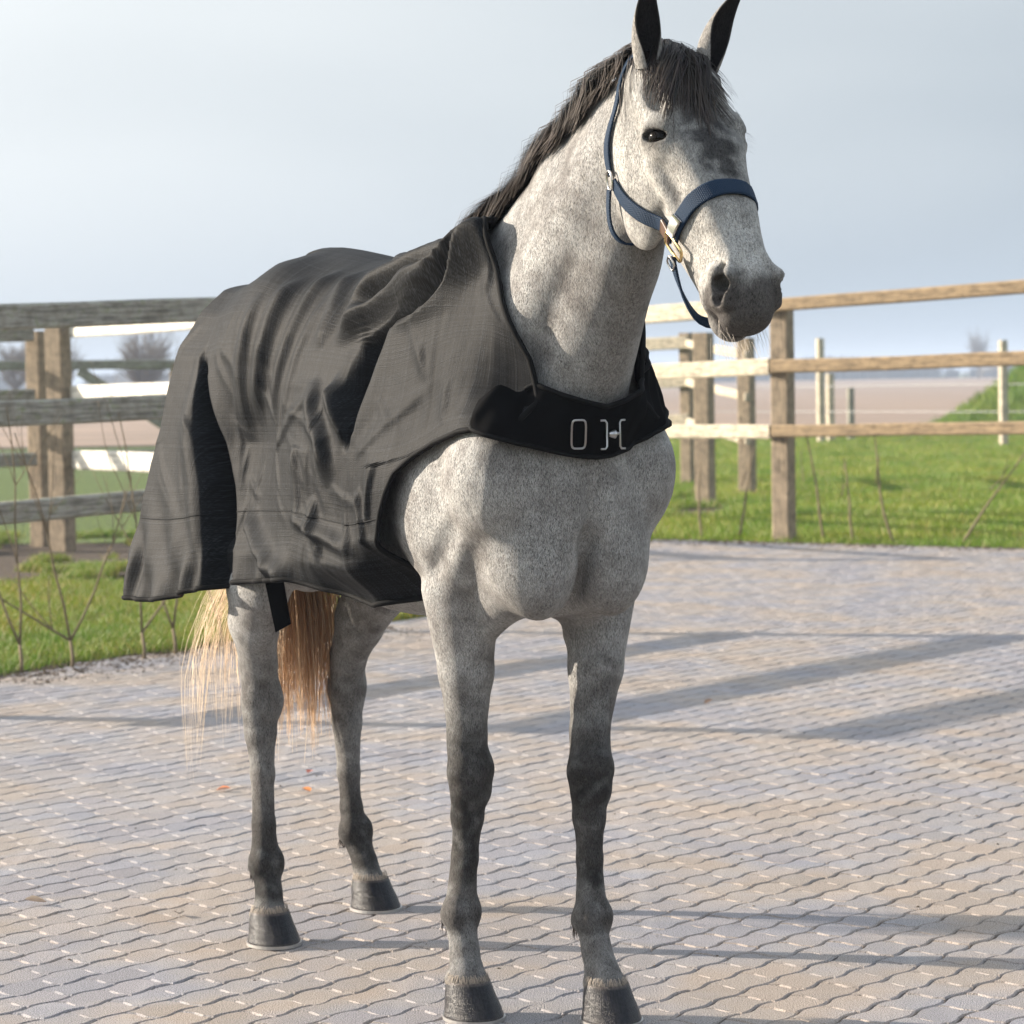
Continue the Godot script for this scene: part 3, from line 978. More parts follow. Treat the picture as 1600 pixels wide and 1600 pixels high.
func make_field() -> void:
	var t := Prim.new()
	t.kind = 2
	t.k = 0.02
	for i in 61:
		var x := -1.38 + 1.5 * i / 60.0
		var top := spline(TRUNK_X, TRUNK_TOP, x)
		var bot := spline(TRUNK_X, TRUNK_BOT, x)
		t.tab.append_array(PackedFloat32Array([(top + bot) / 2, (top - bot) / 2, spline(TRUNK_X, TRUNK_W, x), spline(TRUNK_X, TRUNK_TP, x)]))
	body.append(t)
	# chest and shoulders
	blob(Vector3(0.07, 1.13, 0), Vector3(0.155, 0.27, 0.19), 0.06)
	for s in [1.0, -1.0]:
		blob(Vector3(-1.22, 1.24, 0.10 * s), Vector3(0.20, 0.33, 0.10), 0.06)
		bone(Vector3(-0.13, 1.50, 0.12 * s), Vector3(0.085, 1.17, 0.175 * s), 0.13, 0.07, 0.09, 0.062, 0.07)
		blob(Vector3(0.105, 1.155, 0.165 * s), Vector3(0.085, 0.12, 0.080), 0.05)
		blob(Vector3(-0.125, 1.085, 0.185 * s), Vector3(0.135, 0.165, 0.076), 0.045, Vector3(1, 0.35, 0))
		bone(Vector3(0.075, 1.15, 0.18 * s), Vector3(-0.05, 0.97, 0.165 * s), 0.075, 0.06, 0.07, 0.06, 0.035)
		# pectorals
		blob(Vector3(0.105, 1.03, 0.086 * s), Vector3(0.094, 0.175, 0.094), 0.028, Vector3(1, 0.22, 0))
		bone(Vector3(0.085, 0.97, 0.090 * s), Vector3(-0.07, 0.885, 0.100 * s), 0.085, 0.085, 0.055, 0.050, 0.04)
		bone(Vector3(0.05, 0.92, 0.105 * s), Vector3(-0.085, 0.800, 0.118 * s), 0.045, 0.040, 0.030, 0.022, 0.035)
		# flank to stifle
		blob(Vector3(-0.90, 1.04, 0.15 * s), Vector3(0.14, 0.18, 0.09), 0.05)
	blob(Vector3(-0.10, 0.935, 0), Vector3(0.20, 0.085, 0.10), 0.05)
	bone(Vector3(0.245, 1.16, 0.0), Vector3(0.200, 1.02, 0.0), 0.010, 0.010, 0.014, 0.012, 0.04, Vector3.BACK, true)
	bone(Vector3(0.200, 1.02, 0.0), Vector3(0.090, 0.850, 0.006), 0.014, 0.012, 0.026, 0.022, 0.035, Vector3.BACK, true)
	for s in [1.0, -1.0]:
		bone(Vector3(0.04, 1.045, 0.250 * s), Vector3(-0.055, 0.955, 0.236 * s), 0.014, 0.014, 0.010, 0.010, 0.035, Vector3.BACK, true)
	# neck
	neck_at = body.size()
	var c0 := Vector3(0.03, 1.49, -0.005); var c1 := Vector3(0.23, 1.69, -0.012); var c2 := Vector3(0.37, 1.835, -0.02); var c3 := Vector3(0.475, 1.915, -0.026)
	bone(c0, c1, 0.258, 0.146, 0.192, 0.104, 0.05)
	bone(c1, c2, 0.192, 0.104, 0.135, 0.072, 0.03)
	bone(c2, c3, 0.135, 0.072, 0.098, 0.063, 0.02)
	bone(Vector3(0.405, 1.70, -0.02), Vector3(0.165, 1.31, 0), 0.044, 0.046, 0.075, 0.085, 0.05)
	for s in [1.0, -1.0]:
		bone(Vector3(0.375, 1.73, -0.02 + 0.046 * s), Vector3(0.150, 1.31, 0.056 * s), 0.027, 0.023, 0.054, 0.046, 0.020)
		bone(Vector3(0.36, 1.82, -0.02 + 0.058 * s), Vector3(0.06, 1.40, 0.125 * s), 0.05, 0.026, 0.075, 0.05, 0.03)
	core = body.duplicate()
	# under the rug it sits on fuller hips than the bare loft
	for s in [1.0, -1.0]:
		blob(Vector3(-1.06, 1.42, 0.125 * s), Vector3(0.25, 0.222, 0.125), 0.06)
		blob(Vector3(-1.20, 1.385, 0.125 * s), Vector3(0.20, 0.215, 0.115), 0.06)
	padded = body.duplicate()
	body = core.duplicate()
	make_head()
	skull = body.slice(neck_at)
	make_foreleg(FORE_R)
	make_foreleg(FORE_L)
	make_hindleg(HIND_R)
	make_hindleg(HIND_L)

func hbone(a: Array, b: Array, rn0: float, rz0: float, rn1: float, rz1: float, k := 0.03, cut := false) -> void:
	bone(hp(a[0], a[1], a[2]), hp(b[0], b[1], b[2]), rn0 * HEAD_S, rz0 * HEAD_Z, rn1 * HEAD_S, rz1 * HEAD_Z, k, Vector3.BACK, cut)

func hblob(c: Array, r: Array, k := 0.03, cut := false, tilt := 0.0) -> void:
	blob(hp(c[0], c[1], c[2]), Vector3(r[0] * HEAD_S, r[1] * HEAD_S, r[2] * HEAD_Z), k, HEAD_A * cos(tilt) + HEAD_N * sin(tilt), HEAD_N * cos(tilt) - HEAD_A * sin(tilt), cut)

func make_head() -> void:
	hblob([0.085, -0.03, 0], [0.125, 0.085, 0.088], 0.04)
	hbone([0.07, -0.005, 0], [0.24, -0.002, 0], 0.058, 0.082, 0.062, 0.088, 0.03)
	hbone([0.24, -0.002, 0], [0.40, 0.0, 0], 0.060, 0.080, 0.056, 0.058, 0.03)
	hbone([0.40, 0.0, 0], [0.54, -0.003, 0], 0.056, 0.058, 0.052, 0.050, 0.03)
	hbone([0.22, -0.075, 0], [0.40, -0.055, 0], 0.075, 0.080, 0.060, 0.062, 0.04)
	hbone([0.40, -0.055, 0], [0.55, -0.035, 0], 0.060, 0.060, 0.050, 0.050, 0.04)
	# muzzle and lips
	hblob([0.580, -0.010, 0], [0.072, 0.062, 0.064], 0.03)
	hblob([0.634, -0.028, 0], [0.032, 0.044, 0.052], 0.025)
	hblob([0.612, -0.083, 0], [0.040, 0.030, 0.042], 0.016)
	hbone([0.30, -0.135, 0], [0.58, -0.078, 0], 0.038, 0.050, 0.030, 0.034, 0.03)
	for s in [1.0, -1.0]:
		# temple
		hblob([0.125, 0.000, 0.064 * s], [0.080, 0.052, 0.040], 0.03)
		# round cheek
		hblob([0.190, -0.108, 0.068 * s], [0.130, 0.110, 0.036], 0.018)
		hblob([0.280, -0.172, 0.060 * s], [0.085, 0.066, 0.032], 0.02)
		# brow and eye socket
		hblob([0.180, 0.024, 0.078 * s], [0.050, 0.030, 0.027], 0.03)
		hblob([0.212, -0.004, 0.086 * s], [0.044, 0.038, 0.022], 0.022)
		hbone([0.250, -0.040, 0.086 * s], [0.40, -0.045, 0.062 * s], 0.012, 0.013, 0.008, 0.008, 0.022)
		# nasal bone edge
		hbone([0.26, 0.030, 0.052 * s], [0.50, 0.030, 0.030 * s], 0.022, 0.022, 0.018, 0.018, 0.03)
		# corner of the mouth
		hblob([0.560, -0.055, 0.044 * s], [0.035, 0.026, 0.020], 0.02)
		# nostril: flared wing, then the opening
		hbone([0.530, 0.036, 0.036 * s], [0.570, 0.036, 0.058 * s], 0.014, 0.014, 0.016, 0.013, 0.016)
		hbone([0.570, 0.036, 0.058 * s], [0.612, 0.004, 0.058 * s], 0.016, 0.013, 0.017, 0.014, 0.016)
		hbone([0.540, 0.004, 0.058 * s], [0.600, -0.018, 0.060 * s], 0.012, 0.011, 0.014, 0.011, 0.016)
	for s in [1.0, -1.0]:
		hbone([0.545, 0.032, 0.057 * s], [0.575, 0.024, 0.070 * s], 0.010, 0.016, 0.020, 0.022, 0.008, true)
		hbone([0.575, 0.024, 0.070 * s], [0.602, -0.002, 0.066 * s], 0.020, 0.022, 0.013, 0.018, 0.008, true)
		hbone([0.578, 0.018, 0.070 * s], [0.558, -0.004, 0.034 * s], 0.018, 0.020, 0.013, 0.014, 0.006, true)
		# mouth
		hbone([0.650, -0.060, 0.0], [0.615, -0.060, 0.050 * s], 0.0045, 0.0045, 0.0045, 0.0045, 0.008, true)
		hbone([0.615, -0.060, 0.050 * s], [0.545, -0.072, 0.062 * s], 0.0045, 0.006, 0.004, 0.006, 0.008, true)
		# hollow above the eye and the slit for the eye
		hblob([0.128, 0.036, 0.084 * s], [0.030, 0.018, 0.008], 0.035, true)
		hbone([0.196, -0.022, 0.104 * s], [0.188, 0.010, 0.103 * s], 0.006, 0.006, 0.008, 0.008, 0.012)
		hbone([0.188, 0.010, 0.103 * s], [0.204, 0.036, 0.088 * s], 0.008, 0.008, 0.005, 0.005, 0.012)
		hblob([0.211, 0.014, 0.103 * s], [0.033, 0.0125, 0.027], 0.005, true, 1.05)

# ---------- meshing ----------
var net_v := PackedVector3Array()
var net_n := PackedVector3Array()
var net_i := PackedInt32Array()

func net(lo: Vector3, hi: Vector3, cell: float, prims: Array[Prim]) -> void:
	const B := 4
	var nb := Vector3i(((hi - lo) / (cell * B)).ceil())
	var nx := nb.x * B + 1; var ny := nb.y * B + 1; var nz := nb.z * B + 1
	var val := PackedFloat32Array()
	val.resize(nx * ny * nz)
	val.fill(9.0)
	var sx := ny * nz
	var sy := nz
	var reach := cell * B * 0.87 * 1.5
	var active := []
	for bx in nb.x:
		for by in nb.y:
			for bz in nb.z:
				var c := lo + Vector3(bx + 0.5, by + 0.5, bz + 0.5) * cell * B
				var few: Array[Prim] = []
				for q in prims:
					if q.dist(c) < reach + q.k:
						few.append(q)
				if few.is_empty() or absf(field(c, few)) > reach:
					continue
				active.append(Vector3i(bx, by, bz))
				for i in range(bx * B, bx * B + B + 1):
					for j in range(by * B, by * B + B + 1):
						var o := i * sx + j * sy
						for k in range(bz * B, bz * B + B + 1):
							if val[o + k] == 9.0:
								val[o + k] = field(lo + Vector3(i, j, k) * cell, few)
	var cellv := {}
	var offs := [0, 1, sy, sy + 1, sx, sx + 1, sx + sy, sx + sy + 1]
	for b in active:
		for i in range(b.x * B, b.x * B + B):
			for j in range(b.y * B, b.y * B + B):
				for k in range(b.z * B, b.z * B + B):
					var o := i * sx + j * sy + k
					var v0 := val[o]; var v1 := val[o + 1]; var v2 := val[o + sy]; var v3_ := val[o + sy + 1]
					var v4 := val[o + sx]; var v5 := val[o + sx + 1]; var v6 := val[o + sx + sy]; var v7 := val[o + sx + sy + 1]
					var neg := int(v0 < 0) + int(v1 < 0) + int(v2 < 0) + int(v3_ < 0) + int(v4 < 0) + int(v5 < 0) + int(v6 < 0) + int(v7 < 0)
					if neg == 0 or neg == 8:
						continue
					var s := Vector3.ZERO
					var n := 0
					if (v0 < 0) != (v1 < 0): s += Vector3(0, 0, v0 / (v0 - v1)); n += 1
					if (v2 < 0) != (v3_ < 0): s += Vector3(0, 1, v2 / (v2 - v3_)); n += 1
					if (v4 < 0) != (v5 < 0): s += Vector3(1, 0, v4 / (v4 - v5)); n += 1
					if (v6 < 0) != (v7 < 0): s += Vector3(1, 1, v6 / (v6 - v7)); n += 1
					if (v0 < 0) != (v2 < 0): s += Vector3(0, v0 / (v0 - v2), 0); n += 1
					if (v1 < 0) != (v3_ < 0): s += Vector3(0, v1 / (v1 - v3_), 1); n += 1
					if (v4 < 0) != (v6 < 0): s += Vector3(1, v4 / (v4 - v6), 0); n += 1
					if (v5 < 0) != (v7 < 0): s += Vector3(1, v5 / (v5 - v7), 1); n += 1
					if (v0 < 0) != (v4 < 0): s += Vector3(v0 / (v0 - v4), 0, 0); n += 1
					if (v1 < 0) != (v5 < 0): s += Vector3(v1 / (v1 - v5), 0, 1); n += 1
					if (v2 < 0) != (v6 < 0): s += Vector3(v2 / (v2 - v6), 1, 0); n += 1
					if (v3_ < 0) != (v7 < 0): s += Vector3(v3_ / (v3_ - v7), 1, 1); n += 1
					cellv[o] = net_v.size()
					net_v.append(lo + (Vector3(i, j, k) + s / n) * cell)
					net_n.append(Vector3(v4 + v5 + v6 + v7 - v0 - v1 - v2 - v3_, v2 + v3_ + v6 + v7 - v0 - v1 - v4 - v5, v1 + v3_ + v5 + v7 - v0 - v2 - v4 - v6).normalized())
	for o in cellv:
		# edges at the cell's lower corner, along z, y and x
		var here: bool = val[o] < 0
		var a: int = cellv[o]
		if here != (val[o + 1] < 0) and cellv.has(o - sx) and cellv.has(o - sy) and cellv.has(o - sx - sy):
			face(a, cellv[o - sx], cellv[o - sx - sy], cellv[o - sy], here)
		if here != (val[o + sy] < 0) and cellv.has(o - sx) and cellv.has(o - 1) and cellv.has(o - sx - 1):
			face(a, cellv[o - 1], cellv[o - sx - 1], cellv[o - sx], here)
		if here != (val[o + sx] < 0) and cellv.has(o - sy) and cellv.has(o - 1) and cellv.has(o - sy - 1):
			face(a, cellv[o - sy], cellv[o - sy - 1], cellv[o - 1], here)

func face(a: int, b: int, c: int, d: int, inside: bool) -> void:
	if inside:
		net_i.append_array([a, c, b, a, d, c])
	else:
		net_i.append_array([a, b, c, a, c, d])

func near_prims(lo: Vector3, hi: Vector3) -> Array[Prim]:
	var c := (lo + hi) / 2
	var out: Array[Prim] = []
	for q in body:
		out.append(q)
	return out

# ---------- the coat ----------
var dapple := FastNoiseLite.new()
var fine_n := FastNoiseLite.new()

func band(x: float, a: float, b: float, c: float, d: float) -> float:
	return smoothstep(a, b, x) * (1.0 - smoothstep(c, d, x))

func ball(p: Vector3, c: Vector3, r: Vector3) -> float:
	var q := (p - c) / r
	return exp(-q.dot(q))

func coat(p: Vector3) -> Color:
	var d1 := dapple.get_noise_3dv(p * 6.0)
	var d2 := dapple.get_noise_3dv(p * 19.0 + Vector3(5, 3, 1))
	var light := Color(0.50, 0.488, 0.478)
	var mid := Color(0.26, 0.243, 0.235)
	var dark := Color(0.018, 0.017, 0.017)
	var c := light.lerp(mid, clampf(0.30 + 0.95 * d1 + 0.75 * d2, 0, 1))
	var q := p - POLL
	var t := q.dot(HEAD_A) / HEAD_S
	var n := q.dot(HEAD_N) / HEAD_S
	var z := q.z / HEAD_Z
	var headness := smoothstep(-0.02, 0.05, n + 0.235 - 0.9 * maxf(0.0, 0.13 - t)) if p.x > 0.36 and p.y > 1.36 else 0.0
	if p.y > 1.30 and p.x > -0.15:
		# neck: greyer to the front
		c = c.lerp(Color(0.25, 0.228, 0.215), 0.55 * clampf(1.0 - absf(p.z + 0.01) / 0.12, 0, 1))
	elif p.y > 0.78 and p.x > -0.3:
		c = c.lerp(Color(0.36, 0.345, 0.335), clampf(0.35 + 0.6 * d1, 0, 1) * (1.0 - smoothstep(0.12, 0.24, absf(p.z))))
	if p.y < 0.95:
		var fore := p.x > -0.6
		var k := 0.0
		if fore:
			k = 0.96 * band(p.y, 0.20, 0.30, 0.50, 0.82)
			k = maxf(k, 0.75 * band(p.y, 0.13, 0.19, 0.30, 0.40))
			k = maxf(k, 0.55 * band(p.y, 0.0, 0.09, 0.16, 0.22))
		else:
			k = 0.50 * band(p.y, 0.3, 0.45, 0.52, 0.88)
			k = maxf(k, 0.96 * band(p.y, 0.05, 0.12, 0.26, 0.46))
		c = c.lerp(dark.lerp(Color(0.070, 0.064, 0.061), clampf(0.5 + d1 + d2, 0, 1)), clampf(k * (0.98 + 0.35 * d2), 0, 0.97))
		c = c.lerp(Color(0.36, 0.31, 0.26), 0.75 * (1.0 - smoothstep(0.066, 0.088, p.y)))
	if headness > 0.0:
		c = c.lerp(face_coat(t, n, z, d1, d2), headness)
	return c

func face_coat(t: float, n: float, z: float, d1: float, d2: float) -> Color:
	# pale, with a dark smudge down the face and grey skin at the muzzle
	var c := Color(0.58, 0.560, 0.535).lerp(Color(0.30, 0.287, 0.276), clampf(0.2 + 0.7 * d2 + 0.4 * d1, 0, 1))
	var face_n := smoothstep(-0.01, 0.04, n)
	var smudge := ball(Vector3(t, z, 0), Vector3(0.270, 0.006 + 0.02 * d1, 0), Vector3(0.110, 0.066, 1)) * face_n
	smudge = maxf(smudge, 0.85 * ball(Vector3(t, z, 0), Vector3(0.13, 0.0, 0), Vector3(0.06, 0.04, 1)) * face_n)
	c = c.lerp(Color(0.035, 0.033, 0.036), clampf(smudge * (1.15 + 0.9 * d2), 0, 0.90))
	c = c.lerp(Color(0.12, 0.115, 0.115), 0.5 * ball(Vector3(t, n, 0), Vector3(0.10, -0.06, 0), Vector3(0.08, 0.05, 1)))
	for s in [1.0, -1.0]:
		c = c.lerp(Color(0.020, 0.017, 0.016), 0.97 * ball(Vector3(t, n, z), Vector3(0.208, 0.010, 0.100 * s), Vector3(0.026, 0.044, 0.034)))
		c = c.lerp(Color(0.07, 0.067, 0.07), 0.8 * ball(Vector3(t, n, z), Vector3(0.335, -0.02, 0.075 * s), Vector3(0.038, 0.014, 0.03)))
	var muzzle := smoothstep(0.525, 0.600, t + 0.03 * d1 + 0.03 * d2)
	c = c.lerp(Color(0.088, 0.077, 0.074), 0.88 * muzzle * (1.0 - 0.4 * smoothstep(-0.06, -0.09, n)))
	for s in [1.0, -1.0]:
		c = c.lerp(Color(0.022, 0.018, 0.018), ball(Vector3(t, n, z), Vector3(0.577, 0.014, 0.050 * s), Vector3(0.034, 0.026, 0.020)))
	c = c.lerp(Color(0.04, 0.034, 0.034), smoothstep(0.53, 0.56, t) * (1.0 - smoothstep(0.002, 0.009, absf(n + 0.064))) * 0.8)
	return c

func fur_tex() -> ImageTexture:
	var n := 1024
	var im := Image.create_empty(n, n, false, Image.FORMAT_RGB8)
	im.fill(Color(0.86, 0.86, 0.86))
	var r := RandomNumberGenerator.new()
	r.seed = 12
	for s in 40000:
		var x := r.randf() * n
		var y := r.randf() * n
		var a := r.randf_range(-0.38, 0.38)
		var l := r.randi_range(8, 20)
		var b := r.randf()
		var v := 0.26 if b < 0.28 else (0.52 if b < 0.5 else (1.0 if b < 0.85 else 0.93))
		var tint := r.randf_range(-0.03, 0.03)
		var c := Color(v + tint, v, v - tint)
		for k in l:
			im.set_pixel(posmod(int(x + sin(a) * k), n), posmod(int(y + cos(a) * k), n), c)
			if b > 0.4:
				im.set_pixel(posmod(int(x + sin(a) * k) + 1, n), posmod(int(y + cos(a) * k), n), c)
	return ImageTexture.create_from_image(im)

func hoof_mesh() -> ArrayMesh:
	# toe along +x; a slanted horny wall, lower and wider at the ground
	var v := PackedVector3Array()
	var idx := PackedInt32Array()
	var col := PackedColorArray()
	var uv := PackedVector2Array()
	var rings := 22
	var sides := 44
	for j in rings + 1:
		var f := float(j) / rings                 # 0 ground .. 1 coronet
		for i in sides + 1:
			var a := TAU * i / sides
			var back := smoothstep(0.2, 1.0, -cos(a))
			var len_ := lerpf(0.076, 0.051, f)
			var wid := lerpf(0.064, 0.047, f)
			var cx := lerpf(0.038, 0.0, f)
			var x := cx + cos(a) * len_ * (1.0 - 0.14 * back)
			var z := sin(a) * wid * (1.0 - 0.12 * back)
			var top := 0.070 - 0.026 * back
			var y := 0.006 + f * top
			var rib := (0.0004 * sin(f * 34.0 + sin(a * 2.0)) + 0.0010 * sin(f * 9.0 + a) + 0.0006 * sin(a * 13.0)) * (1.0 - 0.5 * f)
			var edge := 0.93 if j == 0 else 1.0
			v.append(Vector3((x - cx) * (edge + rib * 12) + cx, y - (0.006 if j == 0 else 0.0), z * (edge + rib * 12)))
			var shade := 0.5 + 0.5 * sin(a * 9.0 + f * 2.0)
			var c := Color(0.024, 0.025, 0.031).lerp(Color(0.090, 0.078, 0.068), 0.6 * shade * (1.0 - f))
			c = c.lerp(Color(0.22, 0.18, 0.145), 0.8 * smoothstep(0.90, 1.0, f))
			if j <= 1:
				c = c.lerp(Color(0.16, 0.15, 0.14), 0.6)
			col.append(c)
	for j in rings:
		for i in sides:
			var q := j * (sides + 1) + i
			idx.append_array([q, q + sides + 1, q + sides + 2, q, q + sides + 2, q + 1])
	var c0 := v.size()
	v.append(Vector3(0.03, 0.0, 0)); col.append(Color(0.03, 0.03, 0.03))
	for i in sides:
		idx.append_array([c0, i, i + 1])
	return skin(v, idx, col)

func ear_shape(s: float) -> void:
	# a pricked ear added to the body: outer and inner skin of a rolled leaf
	var base := hp(0.045, 0.022, 0.072 if s > 0 else -0.064)
	var axis := (Vector3(0.10, 0.97, 0.16 * s)).normalized()
	if s < 0:
		axis = Vector3(0.10, 0.92, -0.36).normalized()
	else:
		axis = Vector3(0.06, 0.985, 0.03).normalized()
	var open := Vector3(0.92, 0.0, 0.22 if s > 0 else -0.12)
	open = (open - axis * open.dot(axis)).normalized()
	var side := axis.cross(open)
	var len_ := 0.182
	for layer in 2:
		var first := net_v.size()
		var nu := 18
		var nv := 26
		for j in nv + 1:
			var f := float(j) / nv
			var w := 0.0305 * pow(sin(PI * clampf(0.24 + 0.74 * f, 0, 1)), 0.8) * (1.0 - 0.25 * f)
			var half := lerpf(2.75, 1.55, smoothstep(0.0, 0.75, f))     # how far round it wraps
			w = maxf(w, 0.0008)
			var rad := w * (1.0 if layer == 0 else 0.90)
			var mid := base + axis * (len_ * f) + open * (-0.012 * sin(f * PI) + 0.020 * f * f)
			for i in nu + 1:
				var a := lerpf(-half, half, float(i) / nu) + PI
				var p := mid + open * (cos(a) * rad * 0.95) + side * (sin(a) * rad * 1.05)
				if layer == 1: p += open * 0.002
				net_v.append(p)
				var nn := (open * cos(a) + side * sin(a)).normalized()
				net_n.append(nn if layer == 0 else -nn)
		for j in nv:
			for i in nu:
				var q := first + j * (nu + 1) + i
				var a0 := net_v[q]
				var turned := (net_v[q + 1] - a0).cross(net_v[q + nu + 2] - a0).dot(net_n[q]) > 0.0
				if turned:
					net_i.append_array([q, q + nu + 2, q + 1, q, q + nu + 1, q + nu + 2])
				else:
					net_i.append_array([q, q + 1, q + nu + 2, q, q + nu + 2, q + nu + 1])

var ear_from := 0
var ear_mid := [0, 0, 0, 0]

func make_horse() -> Node3D:
	var horse := thing("horse", "dapple grey horse standing on the block yard, head turned to the right", "horse", ORIGIN, TURN)
	dapple.seed = 8
	dapple.frequency = 1.0
	dapple.fractal_octaves = 3
	var t0 := Time.get_ticks_msec()
	net(Vector3(-0.36, 0.74, -0.42), Vector3(0.40, 2.1, 0.42), 0.0085, body)
	net(Vector3(-1.62, 0.78, -0.42), Vector3(-0.355, 1.75, 0.42), 0.014, body)
	net(Vector3(0.385, 1.33, -0.30), Vector3(0.96, 2.10, 0.24), 0.0042, body)
	net(Vector3(-0.33, 0.03, -0.30), Vector3(0.20, 0.755, 0.30), 0.006, body)
	net(Vector3(-1.58, 0.02, -0.34), Vector3(-0.85, 0.79, 0.34), 0.0065, body)
	print("body ", net_v.size(), " vertices, ", Time.get_ticks_msec() - t0, " ms")
	var good := 0
	for i in range(0, net_i.size(), 3):
		good += int((net_v[net_i[i + 2]] - net_v[net_i[i]]).cross(net_v[net_i[i + 1]] - net_v[net_i[i]]).dot(net_n[net_i[i]]) > 0)
	print("faces out ", good, " of ", net_i.size() / 3)
	var plain_to := net_v.size()
	ear_shape(1.0)
	ear_shape(-1.0)
	var per := 27 * 19
	var col := PackedColorArray()
	col.resize(net_v.size())
	for i in plain_to:
		col[i] = coat(net_v[i])
	for i in range(plain_to, net_v.size()):
		var e := (i - plain_to) / per
		var f := float(((i - plain_to) % per) / 19) / 26.0
		var edge := absf(((i - plain_to) % 19) / 9.0 - 1.0)
		if e % 2 == 0:
			col[i] = Color(0.36, 0.34, 0.32).lerp(Color(0.09, 0.085, 0.085), smoothstep(0.45, 0.95, f))
		else:
			col[i] = Color(0.035, 0.03, 0.03).lerp(Color(0.20, 0.18, 0.17), smoothstep(0.82, 1.0, edge) * (1 - f))
	var arr := []
	arr.resize(Mesh.ARRAY_MAX)
	arr[Mesh.ARRAY_VERTEX] = net_v
	arr[Mesh.ARRAY_NORMAL] = net_n
	arr[Mesh.ARRAY_INDEX] = net_i
	arr[Mesh.ARRAY_COLOR] = col
	var m := ArrayMesh.new()
	m.add_surface_from_arrays(Mesh.PRIMITIVE_TRIANGLES, arr)
	var fur := fur_tex()
	M.coat = over(mat(Color(1.0, 1.0, 1.0), 0.62), fur, Vector3(3.1, 3.1, 3.1))
	M.coat.vertex_color_use_as_albedo = true
	M.coat.metallic_specular = 0.2
	relief(M.coat, fur, 0.18)
	put("body", m, M.coat, horse)
	# hooves
	M.hoof = mat(Color(0.8, 0.8, 0.85), 0.30)
	relief(over(M.hoof, noise_tex(0.02, 4, ramp([0.2, 0.5, 0.8], [grey(0.55), grey(0.85), grey(1.0)]), 41), Vector3(14, 3, 14)), M.bump, 0.08)
	M.hoof.metallic_specular = 0.3
	M.hoof.vertex_color_use_as_albedo = true
	var hm := hoof_mesh()
	M.shoe = mat(Color(0.42, 0.41, 0.40), 0.45, 0.9)
	var sv := begin()
	sv.set_smooth_group(-1)
	var arc := []
	for i in 25:
		var a := lerpf(-2.35, 2.35, i / 24.0)
		arc.append([Vector3(0.038 + cos(a) * 0.0785, 0, sin(a) * 0.066), Vector3(0.038 + cos(a) * 0.054, 0, sin(a) * 0.043)])
	var up := Vector3(0, 0.0075, 0)
	for i in 24:
		var p: Array = arc[i]; var q: Array = arc[i + 1]
		quad(sv, p[0], q[0], q[0] + up, p[0] + up)
		quad(sv, p[1], p[1] + up, q[1] + up, q[1])
		quad(sv, p[0] + up, q[0] + up, q[1] + up, p[1] + up)
	var shoe := done(sv)
	for j in [[FORE_R, 8, -8.0], [FORE_L, 8, -14.0], [HIND_R, 10, -8.0], [HIND_L, 10, -4.0]]:
		var o := put("hoof", hm, M.hoof, horse)
		var c := v3(j[0][j[1]])
		o.position = Vector3(c.x + 0.004, 0.0, c.z)
		o.rotation_degrees.y = j[2]
		put("horseshoe", shoe, M.shoe, o)
	# eyes
	M.eye = mat(Color(0.006, 0.004, 0.003), 0.07)
	M.eye.metallic_specular = 0.32
	var sph := SphereMesh.new()
	sph.radius = 0.0235
	sph.height = 0.047
	for s in [1.0, -1.0]:
		var e := put("eye", sph, M.eye, horse)
		e.position = hp(0.210, 0.006, 0.0845 * s)
	return horse

# ---------- hair ----------
func slope(p: Vector3, prims: Array[Prim]) -> Vector3:
	var e := 0.004
	var d := field(p, prims)
	return Vector3(field(p + Vector3(e, 0, 0), prims) - d, field(p + Vector3(0, e, 0), prims) - d, field(p + Vector3(0, 0, e), prims) - d).normalized()

func close_to(c: Vector3, r: float, prims: Array[Prim]) -> Array[Prim]:
	var out: Array[Prim] = []
	for q in prims:
		if q.dist(c) < r + q.k:
			out.append(q)
	return out

# a lock of hair: a narrow ribbon along points, tapering to the tip
var hv := PackedVector3Array()
var hn := PackedVector3Array()
var hi_ := PackedInt32Array()
var hc := PackedColorArray()
func hair_start() -> void:
	hv.clear(); hn.clear(); hi_.clear(); hc.clear()

func lock(pts: Array, nrm: Array, w: float, c0: Color, c1: Color) -> void:
	var n := pts.size()
	var first := hv.size()
	for i in n:
		var t: Vector3 = (pts[mini(i + 1, n - 1)] - pts[maxi(i - 1, 0)]).normalized()
		var nn: Vector3 = nrm[i]
		var s := t.cross(nn).normalized()
		var f := float(i) / (n - 1)
		var ww := w * (1.0 - 0.75 * f * f)
		hv.append(pts[i] + s * ww); hv.append(pts[i] - s * ww)
		hn.append((nn + s * 0.6).normalized()); hn.append((nn - s * 0.6).normalized())
		var c := c0.lerp(c1, f)
		hc.append(c); hc.append(c)
	for i in n - 1:
		var q := first + i * 2
		hi_.append_array([q, q + 3, q + 2, q, q + 1, q + 3])

func hair_mesh() -> ArrayMesh:
	var arr := []
	arr.resize(Mesh.ARRAY_MAX)
	arr[Mesh.ARRAY_VERTEX] = hv.duplicate()
	arr[Mesh.ARRAY_NORMAL] = hn.duplicate()
	arr[Mesh.ARRAY_INDEX] = hi_.duplicate()
	arr[Mesh.ARRAY_COLOR] = hc.duplicate()
	var m := ArrayMesh.new()
	m.add_surface_from_arrays(Mesh.PRIMITIVE_TRIANGLES, arr)
	return m

